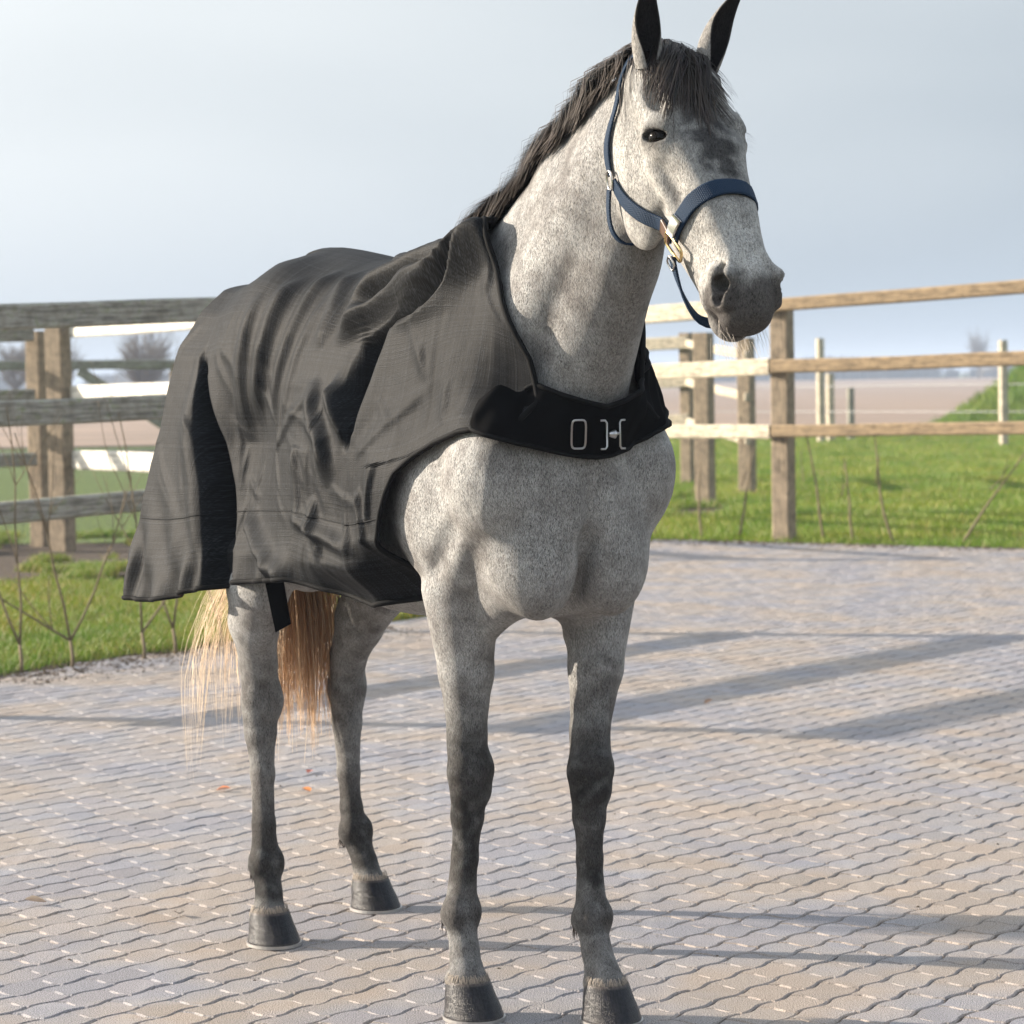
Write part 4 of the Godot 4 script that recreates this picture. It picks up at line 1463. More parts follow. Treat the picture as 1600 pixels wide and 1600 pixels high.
func make_hair(horse: Node3D) -> void:
	M.hair = mat(Color(1, 1, 1), 0.5)
	M.hair.metallic_specular = 0.3
	M.tail_hair = mat(Color(1, 1, 1), 0.5)
	M.tail_hair.metallic_specular = 0.3
	M.tail_hair.vertex_color_use_as_albedo = true
	M.tail_hair.backlight_enabled = true
	M.tail_hair.backlight = Color(0.8, 0.8, 0.8)
	M.hair.vertex_color_use_as_albedo = true
	var r := RandomNumberGenerator.new()
	r.seed = 70
	# mane: from the crest, down the right side of the neck
	var neck: Array[Prim] = core.slice(neck_at)
	hair_start()
	for i in 3000:
		var f := r.randf()
		# crest line between poll and withers
		var x := lerpf(-0.17, 0.455, f)
		var top := 2.12
		var p := Vector3(x, top, r.randfn(-0.012, 0.010))
		for k in 14:
			var d := field(p, neck)
			if d < 0.002: break
			p.y -= maxf(d * 0.8, 0.002)
		var pts := []
		var nr := []
		var dir := Vector3(r.randf_range(-0.25, 0.15), 0.75, 0.55 + r.randf_range(-0.2, 0.2)).normalized()
		var length := lerpf(0.195, 0.125, smoothstep(0.0, 0.6, f)) * r.randf_range(0.75, 1.2) * (0.65 + 0.35 * smoothstep(1.0, 0.85, f))
		var lift := r.randf_range(0.004, 0.020) + 0.024 * smoothstep(0.28, 0.1, f)
		var n := 7
		for k in n:
			var g := slope(p, neck)
			var d := field(p, neck)
			if d < lift: p += g * (lift - d)
			elif k > 2 and d > lift + 0.004: p -= g * (d - lift) * 0.6
			pts.append(p)
			nr.append((g + Vector3(0, 0.2, 0.2)).normalized())
			dir = (dir * 0.55 + Vector3(-0.34 + r.randf_range(-0.1, 0.1), -0.75, 0.30) * 0.55).normalized()
			dir = (dir - g * minf(0.0, dir.dot(g))).normalized()
			p += dir * length / (n - 1) * (1.35 if k < 2 else 1.0)
		var c := Color(0.010, 0.0085, 0.0085).lerp(Color(0.055, 0.043, 0.038), r.randf() * r.randf())
		var low := smoothstep(0.30, 0.0, f)
		var tip := c.lerp(Color(0.16, 0.115, 0.085), 0.25 + 0.6 * low * r.randf())
		if r.randf() < 0.06: tip = Color(0.14, 0.12, 0.105)
		lock(pts, nr, r.randf_range(0.0014, 0.0028), c.lerp(tip, 0.35 * low), tip)
	put("mane", hair_mesh(), M.hair, horse)
	# forelock
	hair_start()
	var near := close_to(hp(0.11, 0.02, 0), 0.16, skull)
	for c in 34:
		# each lock: a root, an aim and a length its hairs share
		var rt := r.randf_range(-0.05, 0.045)
		var rz := r.randf_range(-0.050, 0.050)
		var pick := r.randf()
		var sidew := r.randf_range(0.25, 1.0)          # swept over the right brow
		var length := r.randf_range(0.12, 0.20)
		if pick > 0.92:
			sidew = r.randf_range(-0.9, -0.35)
			length = r.randf_range(0.14, 0.24)
		elif pick > 0.60:
			sidew = r.randf_range(-0.12, 0.3)
			length = r.randf_range(0.09, 0.20)
		if rz < -0.02: sidew *= 0.6
		for i in 20:
			var o := Vector2(r.randfn(0, 0.010), r.randfn(0, 0.010))
			var p := hp(rt + o.x, 0.05, rz + o.y)
			for k in 10:
				var d := field(p, near)
				if d < 0.002: break
				p -= HEAD_N * maxf(d * 0.8, 0.001)
			var sw := sidew + r.randfn(0, 0.10) - o.y * 9.0
			var aim := (HEAD_A + Vector3(0, -0.15, sw)).normalized()
			var dir := (HEAD_N * 0.8 + HEAD_A * 0.25 + Vector3(0, 0.35, sw * 0.6)).normalized()
			var lift := r.randf_range(0.002, 0.012)
			var ln := length * r.randf_range(0.75, 1.1)
			var pts := []
			var nr := []
			var n := 10
			for k in n:
				var g := slope(p, near)
				var d := field(p, near)
				var want := lift * (1.0 - 0.4 * k / n)
				if d < want: p += g * (want - d)
				elif k > 2 and d > want + 0.004: p -= g * (d - want) * 0.5
				pts.append(p)
				nr.append(g)
				dir = (dir * 0.55 + aim * 0.45 + Vector3(r.randf_range(-0.05, 0.05), r.randf_range(-0.05, 0.05), r.randf_range(-0.05, 0.05))).normalized()
				p += dir * ln / (n - 1)
			var cc := Color(0.009, 0.0075, 0.0075).lerp(Color(0.045, 0.036, 0.032), r.randf() * r.randf())
			var tip := cc.lerp(Color(0.10, 0.075, 0.06), r.randf() * 0.6)
			lock(pts, nr, r.randf_range(0.0009, 0.0019), cc, tip)
	put("forelock", hair_mesh(), M.hair, horse)
	# tail: hangs from under the rug between and behind the hind legs
	hair_start()
	for c in 90:
		var a := r.randf() * TAU
		var rr := sqrt(r.randf())
		var root := Vector3(-1.50 + 0.04 * cos(a) * rr, 1.16, -0.045 + 0.045 * sin(a) * rr)
		var spread := Vector3(cos(a) * rr * 0.07 - 0.02, 0, sin(a) * rr * 0.075 - 0.02)
		var wisp := c < 10
		var bottom := r.randf_range(0.45, 0.66)
		if wisp:
			spread = Vector3(r.randf_range(-0.08, 0.02), 0, r.randf_range(0.07, 0.19))
			bottom = r.randf_range(0.40, 0.58)
		elif c < 14:
			spread = Vector3(r.randf_range(-0.05, 0.03), 0, r.randf_range(-0.13, -0.08))
			bottom = r.randf_range(0.55, 0.72)
		var base := Color(0.52, 0.27, 0.11).lerp(Color(0.66, 0.40, 0.20), r.randf())
		if r.randf() < 0.2: base = Color(0.36, 0.18, 0.075)
		if wisp or rr > 0.9: base = Color(0.80, 0.64, 0.47)
		var wav := r.randf() * TAU
		for i in (16 if wisp else 24):
			var pts := []
			var nr := []
			var o := Vector3(r.randfn(0, 0.012), 0, r.randfn(0, 0.012))
			var bt := bottom + r.randfn(0, 0.035)
			var tilt := r.randf_range(-0.5, 0.5)
			for k in 11:
				var f := k / 10.0
				var p := Vector3(root.x, lerpf(root.y, bt, f), root.z) + spread * (smoothstep(0.0, 0.75, f) + 0.25 * f) + Vector3(sin(wav + f * 5.0), 0, cos(wav + f * 4.0)) * 0.009 * f + o * (1.3 if wisp else 1.0) * (0.4 + sin(f * PI) * 0.9)
				pts.append(p)
				nr.append(Vector3(0.12 + tilt, 0.1, 1.0).normalized())
			var tint := r.randf_range(0.75, 1.2)
			var cc := Color(base.r * tint, base.g * tint, base.b * tint)
			lock(pts, nr, r.randf_range(0.0005, 0.0011) if wisp else r.randf_range(0.0010, 0.0020), cc, cc.lerp(Color(0.84, 0.68, 0.50), r.randf_range(0.3, 0.9)))
	put("tail", hair_mesh(), M.tail_hair, horse)
	# hair that falls over the top of each hoof, and the tuft behind each fetlock
	for j in [[FORE_R, 8, 6], [FORE_L, 8, 6], [HIND_R, 10, 8], [HIND_L, 10, 8]]:
		hair_start()
		var c := v3(j[0][j[1]])
		var fe := v3(j[0][j[2]])
		for i in 420:
			var a := r.randf() * TAU
			var o := Vector3(cos(a) * 0.052, 0, sin(a) * 0.0485)
			var out := Vector3(cos(a), 0, sin(a))
			var p := Vector3(c.x + 0.004, 0.086 + r.randf_range(-0.008, 0.008) - 0.02 * smoothstep(0.2, 1.0, -cos(a)), c.z) + o * 0.86
			var d := (Vector3(0, -1, 0) + out * 0.38 + Vector3(r.randf_range(-0.15, 0.15), 0, r.randf_range(-0.15, 0.15))).normalized()
			var l := r.randf_range(0.009, 0.015)
			var k := r.randf()
			var cc := Color(0.26, 0.225, 0.19).lerp(Color(0.46, 0.40, 0.34), k)
			lock([p, p + d * l * 0.6 + out * 0.001, p + d * l], [out, out, out], 0.0006, cc, cc)
		for i in 150:
			var p := fe + Vector3(-0.040, r.randf_range(-0.022, 0.012), r.randf_range(-0.02, 0.02))
			var d := Vector3(-0.5, -1, r.randf_range(-0.25, 0.25)).normalized()
			var l := r.randf_range(0.018, 0.042)
			var cc := Color(0.05, 0.045, 0.04).lerp(Color(0.2, 0.17, 0.15), r.randf())
			lock([p, p + d * l * 0.5, p + d * l + Vector3(0.003, -0.004, 0)], [Vector3(-1, 0, 0), Vector3(-1, 0, 0), Vector3(-1, 0, 0)], 0.0009, cc, cc)
		put("feather", hair_mesh(), M.hair, horse).set_meta("kind", "stuff")
	# whiskers and lashes, fine and few
	hair_start()
	for s in [1.0, -1.0]:
		for i in 26:
			var f := i / 25.0
			var p := hp(lerpf(0.184, 0.236, f), 0.004 + 0.021 * sin(PI * f), 0.109 * s)
			var d := (Vector3(0.5, -0.25, 0.8 * s) + Vector3(r.randf_range(-0.2, 0.2), r.randf_range(-0.2, 0.1), 0)).normalized()
			lock([p, p + d * 0.010, p + d * 0.019 + Vector3(0, -0.003, 0)], [Vector3.UP, Vector3.UP, Vector3.UP], 0.0008, Color(0.01, 0.01, 0.01), Color(0.01, 0.01, 0.01))
	for i in 60:
		var p := hp(r.randf_range(0.59, 0.645), r.randf_range(-0.11, -0.03), r.randf_range(-0.045, 0.045))
		var d := (HEAD_A + Vector3(r.randf_range(-0.5, 0.5), -0.4, r.randf_range(-0.8, 0.8))).normalized()
		lock([p, p + d * 0.035, p + d * r.randf_range(0.05, 0.075) + Vector3(0, -0.006, 0)], [Vector3.BACK, Vector3.BACK, Vector3.BACK], 0.0005, Color(0.3, 0.27, 0.24), Color(0.4, 0.37, 0.33))
	put("whiskers", hair_mesh(), M.hair, horse).set_meta("kind", "stuff")

# ---------- halter ----------
func curve(pts: Array, step: float) -> Array:
	var out := []
	var n := pts.size()
	for i in n - 1:
		var a: Vector3 = pts[maxi(i - 1, 0)]; var b: Vector3 = pts[i]; var c: Vector3 = pts[i + 1]; var d: Vector3 = pts[mini(i + 2, n - 1)]
		var m := maxi(2, int(b.distance_to(c) / step))
		for k in m:
			out.append(b.cubic_interpolate(c, a, d, float(k) / m))
	out.append(pts[n - 1])
	return out

# a flat strap that lies on the head; lift > 0 keeps it off the skin
func strap(called: String, path: Array, width: float, thick: float, m: Material, parent: Node, prims: Array[Prim], hug := true, lift := 0.004) -> MeshInstance3D:
	var pts := curve(path, 0.010)
	var nr := []
	for i in pts.size():
		var p: Vector3 = pts[i]
		for k in 3:
			var d := field(p, prims)
			if hug or d < lift:
				p += slope(p, prims) * (lift - d)
		pts[i] = p
		nr.append(slope(p, prims))
	for pass_ in 2:
		var sm := pts.duplicate()
		for i in range(1, pts.size() - 1):
			sm[i] = (pts[i - 1] + pts[i] * 2.0 + pts[i + 1]) / 4.0
			nr[i] = (nr[i - 1] + nr[i] + nr[i + 1]).normalized()
		pts = sm
	var v := PackedVector3Array()
	var idx := PackedInt32Array()
	var uv := PackedVector2Array()
	var run := 0.0
	var n := pts.size()
	# section: eight corners of a flat rounded band
	for i in n:
		var t: Vector3 = (pts[mini(i + 1, n - 1)] - pts[maxi(i - 1, 0)]).normalized()
		var up: Vector3 = nr[i]
		var s := t.cross(up).normalized()
		up = s.cross(t).normalized()
		if i > 0: run += (pts[i] as Vector3).distance_to(pts[i - 1])
		var h := width / 2
		for q in [[-h, -thick / 2], [-h, thick / 2], [-h * 0.8, thick], [h * 0.8, thick], [h, thick / 2], [h, -thick / 2]]:
			v.append(pts[i] + s * q[0] + up * q[1])
			uv.append(Vector2(run, q[0]))
	for i in n - 1:
		for k in 6:
			var a := i * 6 + k; var b := i * 6 + (k + 1) % 6
			idx.append_array([a, b, b + 6, a, b + 6, a + 6])
	for e in [0, (n - 1) * 6]:
		for k in range(1, 5):
			idx.append_array([e, e + k, e + k + 1] if e == 0 else [e, e + k + 1, e + k])
	return put(called, skin(v, idx, PackedColorArray(), uv), m, parent)

func ring(called: String, c: Vector3, nrm: Vector3, up: Vector3, rx: float, ry: float, wire_: float, m: Material, parent: Node, square := 2.0) -> void:
	var s := up.cross(nrm).normalized()
	var u := nrm.cross(s).normalized()
	var pts := PackedVector3Array()
	var rad := PackedFloat32Array()
	for i in 33:
		var a := TAU * i / 32.0
		var ca := cos(a); var sa := sin(a)
		pts.append(c + s * (signf(ca) * pow(absf(ca), 2.0 / square) * rx) + u * (signf(sa) * pow(absf(sa), 2.0 / square) * ry))
		rad.append(wire_)
	var st := begin()
	st.set_smooth_group(0)
	tube(st, pts, rad, 8, false)
	put(called, done(st), m, parent)

func make_halter() -> void:
	var h := thing("halter", "navy webbing halter with brass rings on the grey horse's head", "halter", ORIGIN, TURN)
	var web_n := Image.create_empty(64, 64, false, Image.FORMAT_RGB8)
	for y in 64:
		for x in 64:
			var v := 0.5 + 0.3 * sin(x * TAU / 8.0) + 0.2 * sin(y * TAU / 16.0 + (PI if (x / 8) % 2 else 0.0))
			web_n.set_pixel(x, y, Color(v, v, v))
	var web := ImageTexture.create_from_image(web_n)
	M.web = mat(Color(0.010, 0.026, 0.055), 0.6)
	M.web.metallic_specular = 0.25
	M.web.heightmap_enabled = true
	M.web.heightmap_texture = web
	M.web.heightmap_scale = 0.12
	M.web.uv1_scale = Vector3(35, 55, 1)
	M.brass = mat(Color(0.75, 0.55, 0.26), 0.25, 1.0)
	M.steel = mat(Color(0.62, 0.60, 0.58), 0.25, 1.0)
	M.leather = mat(Color(0.085, 0.045, 0.028), 0.4)
	var p := skull
	var cr := []
	for q in [[0.175, -0.187, 0.104], [0.110, -0.165, 0.104], [0.045, -0.118, 0.100], [-0.015, -0.070, 0.088], [-0.030, -0.015, 0.065], [-0.035, 0.022, 0.030], [-0.036, 0.030, 0.0], [-0.035, 0.022, -0.030], [-0.030, -0.015, -0.065], [-0.015, -0.070, -0.088], [0.045, -0.118, -0.100], [0.110, -0.165, -0.104], [0.175, -0.187, -0.104]]:
		cr.append(hp(q[0], q[1], q[2]))
	strap("crownpiece", cr, 0.022, 0.003, M.web, h, p, true, 0.006)
	var jaw := []
	for q in [[0.205, -0.197, 0.106], [0.245, -0.229, 0.104], [0.283, -0.250, 0.094], [0.305, -0.256, 0.070], [0.310, -0.245, 0.045], [0.30, -0.22, 0.0], [0.310, -0.245, -0.045], [0.305, -0.256, -0.070], [0.283, -0.250, -0.094], [0.245, -0.229, -0.104], [0.205, -0.197, -0.106]]:
		jaw.append(hp(q[0], q[1], q[2]))
	strap("throat_strap", jaw, 0.020, 0.003, M.web, h, p, false, -1.0)
	for s in [1.0, -1.0]:
		var ck := []
		for q in [[0.200, -0.182, 0.105], [0.250, -0.165, 0.104], [0.316, -0.130, 0.100], [0.372, -0.098, 0.088], [0.402, -0.086, 0.080]]:
			ck.append(hp(q[0], q[1], q[2] * s))
		var cheek := strap("cheekpiece", ck, 0.028, 0.0035, M.web, h, p, true, 0.005)
		var a := hp(0.188, -0.187, 0.106 * s)
		var na := slope(a, p)
		a += na * (0.010 - field(a, p))
		ring("ring", a, na, Vector3.UP, 0.015, 0.019, 0.0026, M.steel, h, 2.6)
		var b := hp(0.425, -0.080, 0.078 * s)
		var nsq := slope(b, p)
		b += nsq * (0.009 - field(b, p))
		ring("square_ring", b, nsq, HEAD_A + HEAD_N * 0.25, 0.017, 0.031, 0.0032, M.brass, h, 4.5)
		# keepers
		var kp := []
		for q in [[0.362, -0.104, 0.090], [0.382, -0.094, 0.086], [0.402, -0.086, 0.081]]:
			kp.append(hp(q[0], q[1], q[2] * s))
		strap("keeper", kp, 0.030, 0.0035, M.leather, cheek, p, true, 0.009)
	var nose := []
	for q in [[0.410, -0.068, 0.078], [0.396, -0.035, 0.073], [0.385, 0.010, 0.060], [0.375, 0.045, 0.036], [0.370, 0.060, 0.0], [0.375, 0.045, -0.036], [0.385, 0.010, -0.060], [0.396, -0.035, -0.073], [0.410, -0.068, -0.078]]:
		nose.append(hp(q[0], q[1], q[2]))
	var nb := strap("noseband", nose, 0.036, 0.0035, M.web, h, p, true, 0.005)
	for s in [1.0, -1.0]:
		var tp := []
		for q in [[0.404, -0.058, 0.076], [0.396, -0.040, 0.074], [0.391, -0.026, 0.070]]:
			tp.append(hp(q[0], q[1], q[2] * s))
		strap("strap_tip", tp, 0.027, 0.003, M.steel, nb, p, true, 0.010)
	var chin := []
	for q in [[0.438, -0.096, 0.076], [0.470, -0.116, 0.066], [0.525, -0.132, 0.052], [0.568, -0.140, 0.030], [0.576, -0.142, 0.0], [0.568, -0.140, -0.030], [0.525, -0.132, -0.052], [0.470, -0.116, -0.066], [0.438, -0.096, -0.076]]:
		chin.append(hp(q[0], q[1], q[2]))
	strap("chin_strap", chin, 0.022, 0.004, M.web, h, p, false, 0.006)
	var buckle := hp(0.450, -0.104, 0.079)
	ring("buckle", buckle, slope(buckle, p), HEAD_A, 0.013, 0.012, 0.002, M.steel, h, 4.0)

# ---------- rug ----------
func trace(p: Vector3, dir: Vector3, off: float, prims: Array[Prim]) -> Vector3:
	for k in 40:
		var d := field(p, prims) - off
		if d < 0.001: break
		p += dir * maxf(d * 0.75, 0.001)
	return p

func along(poly: Array, y: float, col: int) -> float:   # poly rows [y, a, b..] with falling y
	if y >= poly[0][0]: return poly[0][col]
	for i in range(1, poly.size()):
		if y >= poly[i][0]:
			var t: float = (poly[i - 1][0] - y) / (poly[i - 1][0] - poly[i][0])
			return lerpf(poly[i - 1][col], poly[i][col], t)
	return poly[poly.size() - 1][col]

# the front edge [y, x], the rear edge [y, x, z], the hem [x, y]
const RUG_FRONT := [[1.76, -0.10], [1.70, -0.04], [1.64, 0.045], [1.55, 0.115], [1.47, 0.165], [1.40, 0.200], [1.31, 0.215], [1.272, 0.20], [1.255, 0.12], [1.236, 0.02], [1.205, -0.075], [1.165, -0.13], [1.08, -0.178], [0.985, -0.20], [0.90, -0.19]]
const RUG_REAR := [[1.66, -1.29, 0.0], [1.645, -1.305, 0.09], [1.60, -1.345, 0.165], [1.54, -1.385, 0.215], [1.43, -1.425, 0.268], [1.22, -1.465, 0.312], [1.10, -1.485, 0.335], [0.83, -1.545, 0.385]]

const FOLDS := [
	[[[-0.54, 1.440], [-0.36, 1.498], [-0.217, 1.535], [0.0, 1.60], [0.10, 1.63]], 0.088, 0.060, 0.022],
	[[[-0.47, 1.478], [-0.34, 1.520], [-0.20, 1.562], [-0.02, 1.612]], -0.070, 0.026, 0.026],
	[[[-0.55, 1.56], [-0.42, 1.585], [-0.30, 1.60]], -0.035, 0.024, 0.024],
	[[[-0.66, 1.60], [-0.60, 1.50], [-0.585, 1.42]], 0.016, 0.032, 0.020],
	[[[-0.50, 1.495], [-0.365, 1.535], [-0.23, 1.58], [-0.06, 1.62]], 0.030, 0.040, 0.014],
	[[[-0.60, 1.633], [-0.385, 1.60], [-0.33, 1.575]], 0.022, 0.035, 0.014],
	[[[-0.875, 1.614], [-0.895, 1.464], [-0.939, 1.26]], 0.023, 0.042, 0.024],
	[[[-0.978, 1.58], [-1.004, 1.406], [-0.997, 1.22]], 0.017, 0.034, 0.023],
	[[[-0.745, 1.617], [-0.771, 1.491], [-0.816, 1.26]], 0.020, 0.036, 0.022],
	[[[-0.66, 1.55], [-0.70, 1.40], [-0.72, 1.25]], 0.012, 0.030, 0.020],
	[[[-0.575, 1.37], [-0.532, 1.285], [-0.472, 1.228], [-0.430, 1.13]], 0.026, 0.034, 0.020],
	[[[-0.49, 1.365], [-0.415, 1.30], [-0.345, 1.25]], 0.036, 0.036, 0.020],
	[[[-0.64, 1.06], [-0.47, 1.02], [-0.30, 0.985]], 0.022, 0.026, 0.014],
	[[[-0.97, 1.06], [-0.85, 0.99], [-0.72, 0.935], [-0.60, 0.915]], 0.030, 0.030, 0.020],
	[[[-0.80, 1.20], [-0.68, 1.27], [-0.56, 1.34]], 0.007, 0.02, 0.012],
	[[[-0.33, 1.19], [-0.20, 1.27], [-0.06, 1.35]], 0.006, 0.025, 0.015],
	[[[-0.52, 1.11], [-0.50, 1.03], [-0.47, 0.96]], 0.014, 0.022, 0.014],
	[[[-0.30, 1.13], [-0.265, 1.06], [-0.245, 0.99]], 0.016, 0.022, 0.012],
	[[[-0.21, 1.20], [-0.225, 1.12], [-0.235, 1.05]], 0.012, 0.016, 0.010],
	[[[0.02, 1.66], [0.06, 1.60], [0.08, 1.53]], 0.010, 0.018, 0.012],
	[[[-0.62, 1.22], [-0.60, 1.13], [-0.585, 1.05]], 0.009, 0.02, 0.014]]

var wrinkle := FastNoiseLite.new()

var creases := []

func make_creases() -> void:
	var r := RandomNumberGenerator.new()
	r.seed = 404
	for i in 70:
		var at := Vector2(r.randf_range(-1.45, 0.10), r.randf_range(1.00, 1.60))
		var ang := -PI / 2 + r.randfn(0.0, 0.35)
		if r.randf() < 0.3: ang = -PI / 4 + r.randfn(0.0, 0.3)
		creases.append([at, Vector2(cos(ang), sin(ang)), r.randf_range(0.08, 0.30), r.randf_range(0.0015, 0.0055)])

func fold_height(u: float, y: float) -> float:
	var h := 0.0
	for f in FOLDS:
		var pts: Array = f[0]
		var best := 1e9
		var sg := 1.0
		var fade := 1.0
		var total := pts.size() - 1
		var lo := minf(pts[0][0], pts[total][0]) - 0.14
		var hi := maxf(pts[0][0], pts[total][0]) + 0.14
		if u < lo or u > hi or y > maxf(pts[0][1], pts[total][1]) + 0.14 or y < minf(pts[0][1], pts[total][1]) - 0.14:
			continue
		for i in total:
			var a := Vector2(pts[i][0], pts[i][1]); var b := Vector2(pts[i + 1][0], pts[i + 1][1])
			var ab := b - a
			var t := (Vector2(u, y) - a).dot(ab) / ab.length_squared()
			var tc := clampf(t, 0, 1)
			var d := Vector2(u, y).distance_to(a + ab * tc)
			if d < best:
				best = d
				var side := ab.cross(Vector2(u, y) - a)
				# the steep side faces forward and down
				var right := Vector2(ab.y, -ab.x).normalized()
				sg = signf((Vector2(u, y) - a - ab * tc).dot(right) * (1.0 if right.dot(Vector2(1, -0.6)) > 0 else -1.0))
				var g := (i + tc) / total
				fade = smoothstep(-0.02, 0.22, g) * smoothstep(1.02, 0.78, g)
		var w: float = f[3] if sg > 0 else f[2]
		if best < w * 3.0:
			h += f[1] * exp(-pow(best / w, 2.0)) * fade
	# the deep pocket behind the shoulder panel: falls away forward, then the panel's edge
	var ue := along(POCKET_EDGE, y, 1)
	var ul := along(POCKET_TOP, y, 1)
	if y < 1.62 and y > 1.20 and ue - ul > 0.005:
		var t := (u - ul) / (ue - ul)
		var deep := smoothstep(1.62, 1.56, y) * smoothstep(1.20, 1.30, y)
		if t > 0.0 and t < 1.0:
			h -= 0.135 * deep * smoothstep(0.0, 0.85, t) * (1.0 - smoothstep(0.80, 1.0, t))
		if t >= 0.9:
			h += 0.012 * deep * exp(-pow((t - 1.0) * (ue - ul) / 0.05, 2.0))
	# fine creases that run down and across the cloth
	for c in creases:
		var q := Vector2(u, y) - (c[0] as Vector2)
		var dirn: Vector2 = c[1]
		var al := q.dot(dirn)
		if al > 0.0 and al < c[2]:
			var off := dirn.cross(q) + 0.006 * sin(al * 22.0 + c[3] * 50.0)
			if absf(off) < 0.03:
				h += c[3] * exp(-pow(off / (0.007 if off > 0 else 0.016), 2.0)) * sin(PI * al / c[2])
	h += 0.0010 * wrinkle.get_noise_3d(u * 9.0, y * 4.0, 0.0) + 0.0006 * wrinkle.get_noise_3d(u * 34.0, y * 20.0, 4.0)
	h += 0.0024 * wrinkle.get_noise_3d(u * 3.0 + y * 4.0, y * 1.5 - u * 3.0, 9.0)
	return h

const RN := 360     # columns front to rear
const RR := 72      # rows over the back
const RS := 96      # rows down the side

func rug_base() -> Array:
	# traced on the body without the legs, at coarse stations, then read between them
	var xs := []
	for i in 40:
		xs.append(lerpf(-1.30, 0.24, i / 39.0))
	var out := []
	for x in xs:
		var col := []
		var cy := lerpf(1.22, 1.30, smoothstep(-0.2, 0.1, x))
		for j in RR + 1:
			var a := PI / 2 * (1.0 - float(j) / RR)
			var dir := Vector3(0, sin(a), cos(a))
			var p := trace(Vector3(x, cy, 0) + dir * 0.75, -dir, 0.012, padded)
			col.append(p)
		var z: float = col[RR].z
		for j in range(1, RS + 1):
			var y := lerpf(cy, 0.80, float(j) / RS)
			var p := trace(Vector3(x, y, 0.6), Vector3(0, 0, -1), 0.014, padded)
			z = maxf(z, p.z if p.z > 0.0 else 0.0)
			col.append(Vector3(x, y, z))
		out.append(col)
	# even out: cloth spans hollows
	for pass_ in 6:
		var nxt := []
		for i in out.size():
			var col := []
			for j in out[i].size():
				var p: Vector3 = out[i][j]
				var q: Vector3 = (out[maxi(i - 1, 0)][j] + out[mini(i + 1, out.size() - 1)][j]) * 0.5
				var r0: Vector3 = out[i][maxi(j - 1, 0)]; var r1: Vector3 = out[i][mini(j + 1, out[i].size() - 1)]
				var m := (q + (r0 + r1) * 0.5) * 0.5
				col.append(Vector3(p.x, maxf(p.y, lerpf(p.y, m.y, 0.8)) if j <= RR else p.y, maxf(p.z, m.z) if j > 0 else 0.0))
			nxt.append(col)
		out = nxt
	for pass_ in 5:
		var nxt := []
		for i in out.size():
			var col := [out[i][0]]
			var m: int = out[i].size()
			for j in range(1, m):
				var r0: Vector3 = out[i][j - 1]; var r1: Vector3 = out[i][mini(j + 1, m - 1)]
				var p: Vector3 = out[i][j]
				col.append(Vector3(p.x, p.y, (p.z * 2.0 + r0.z + r1.z) / 4.0) if j > RR else (p * 2.0 + r0 + r1) / 4.0)
			nxt.append(col)
		out = nxt
	return [xs, out]

func at_station(base: Array, x: float, j: int) -> Vector3:
	var f := clampf((x + 1.30) / 1.54 * 39.0, 0.0, 39.0)
	var i := mini(int(f), 38)
	return (base[1][i][j] as Vector3).lerp(base[1][i + 1][j], f - i)

func hem_y(x: float) -> float:
	return along([[9.0, 0.905], [-0.19, 0.905], [-0.26, 0.885], [-0.35, 0.868], [-0.46, 0.885], [-0.62, 0.915], [-0.95, 0.89], [-1.14, 0.868], [-1.36, 0.848], [-1.545, 0.825]], x, 1)

const POCKET_EDGE := [[1.62, 0.02], [1.585, -0.015], [1.505, -0.11], [1.451, -0.262], [1.383, -0.292], [1.25, -0.335], [1.20, -0.36], [0.85, -0.45]]
const POCKET_TOP := [[1.62, -0.02], [1.586, -0.05], [1.492, -0.25], [1.433, -0.42], [1.328, -0.445], [1.25, -0.40], [1.20, -0.39], [0.85, -0.52]]
const FLANK := [[1.60, -1.23], [1.50, -1.20], [1.43, -1.215], [1.33, -1.16], [1.22, -1.085], [1.115, -1.03], [0.90, -0.965], [0.8, -0.95]]

func row_y(base: Array, x: float, j: int, s: float) -> float:
	return at_station(base, x, j).y if j <= RR else lerpf(at_station(base, x, RR).y, hem_y(x), s)

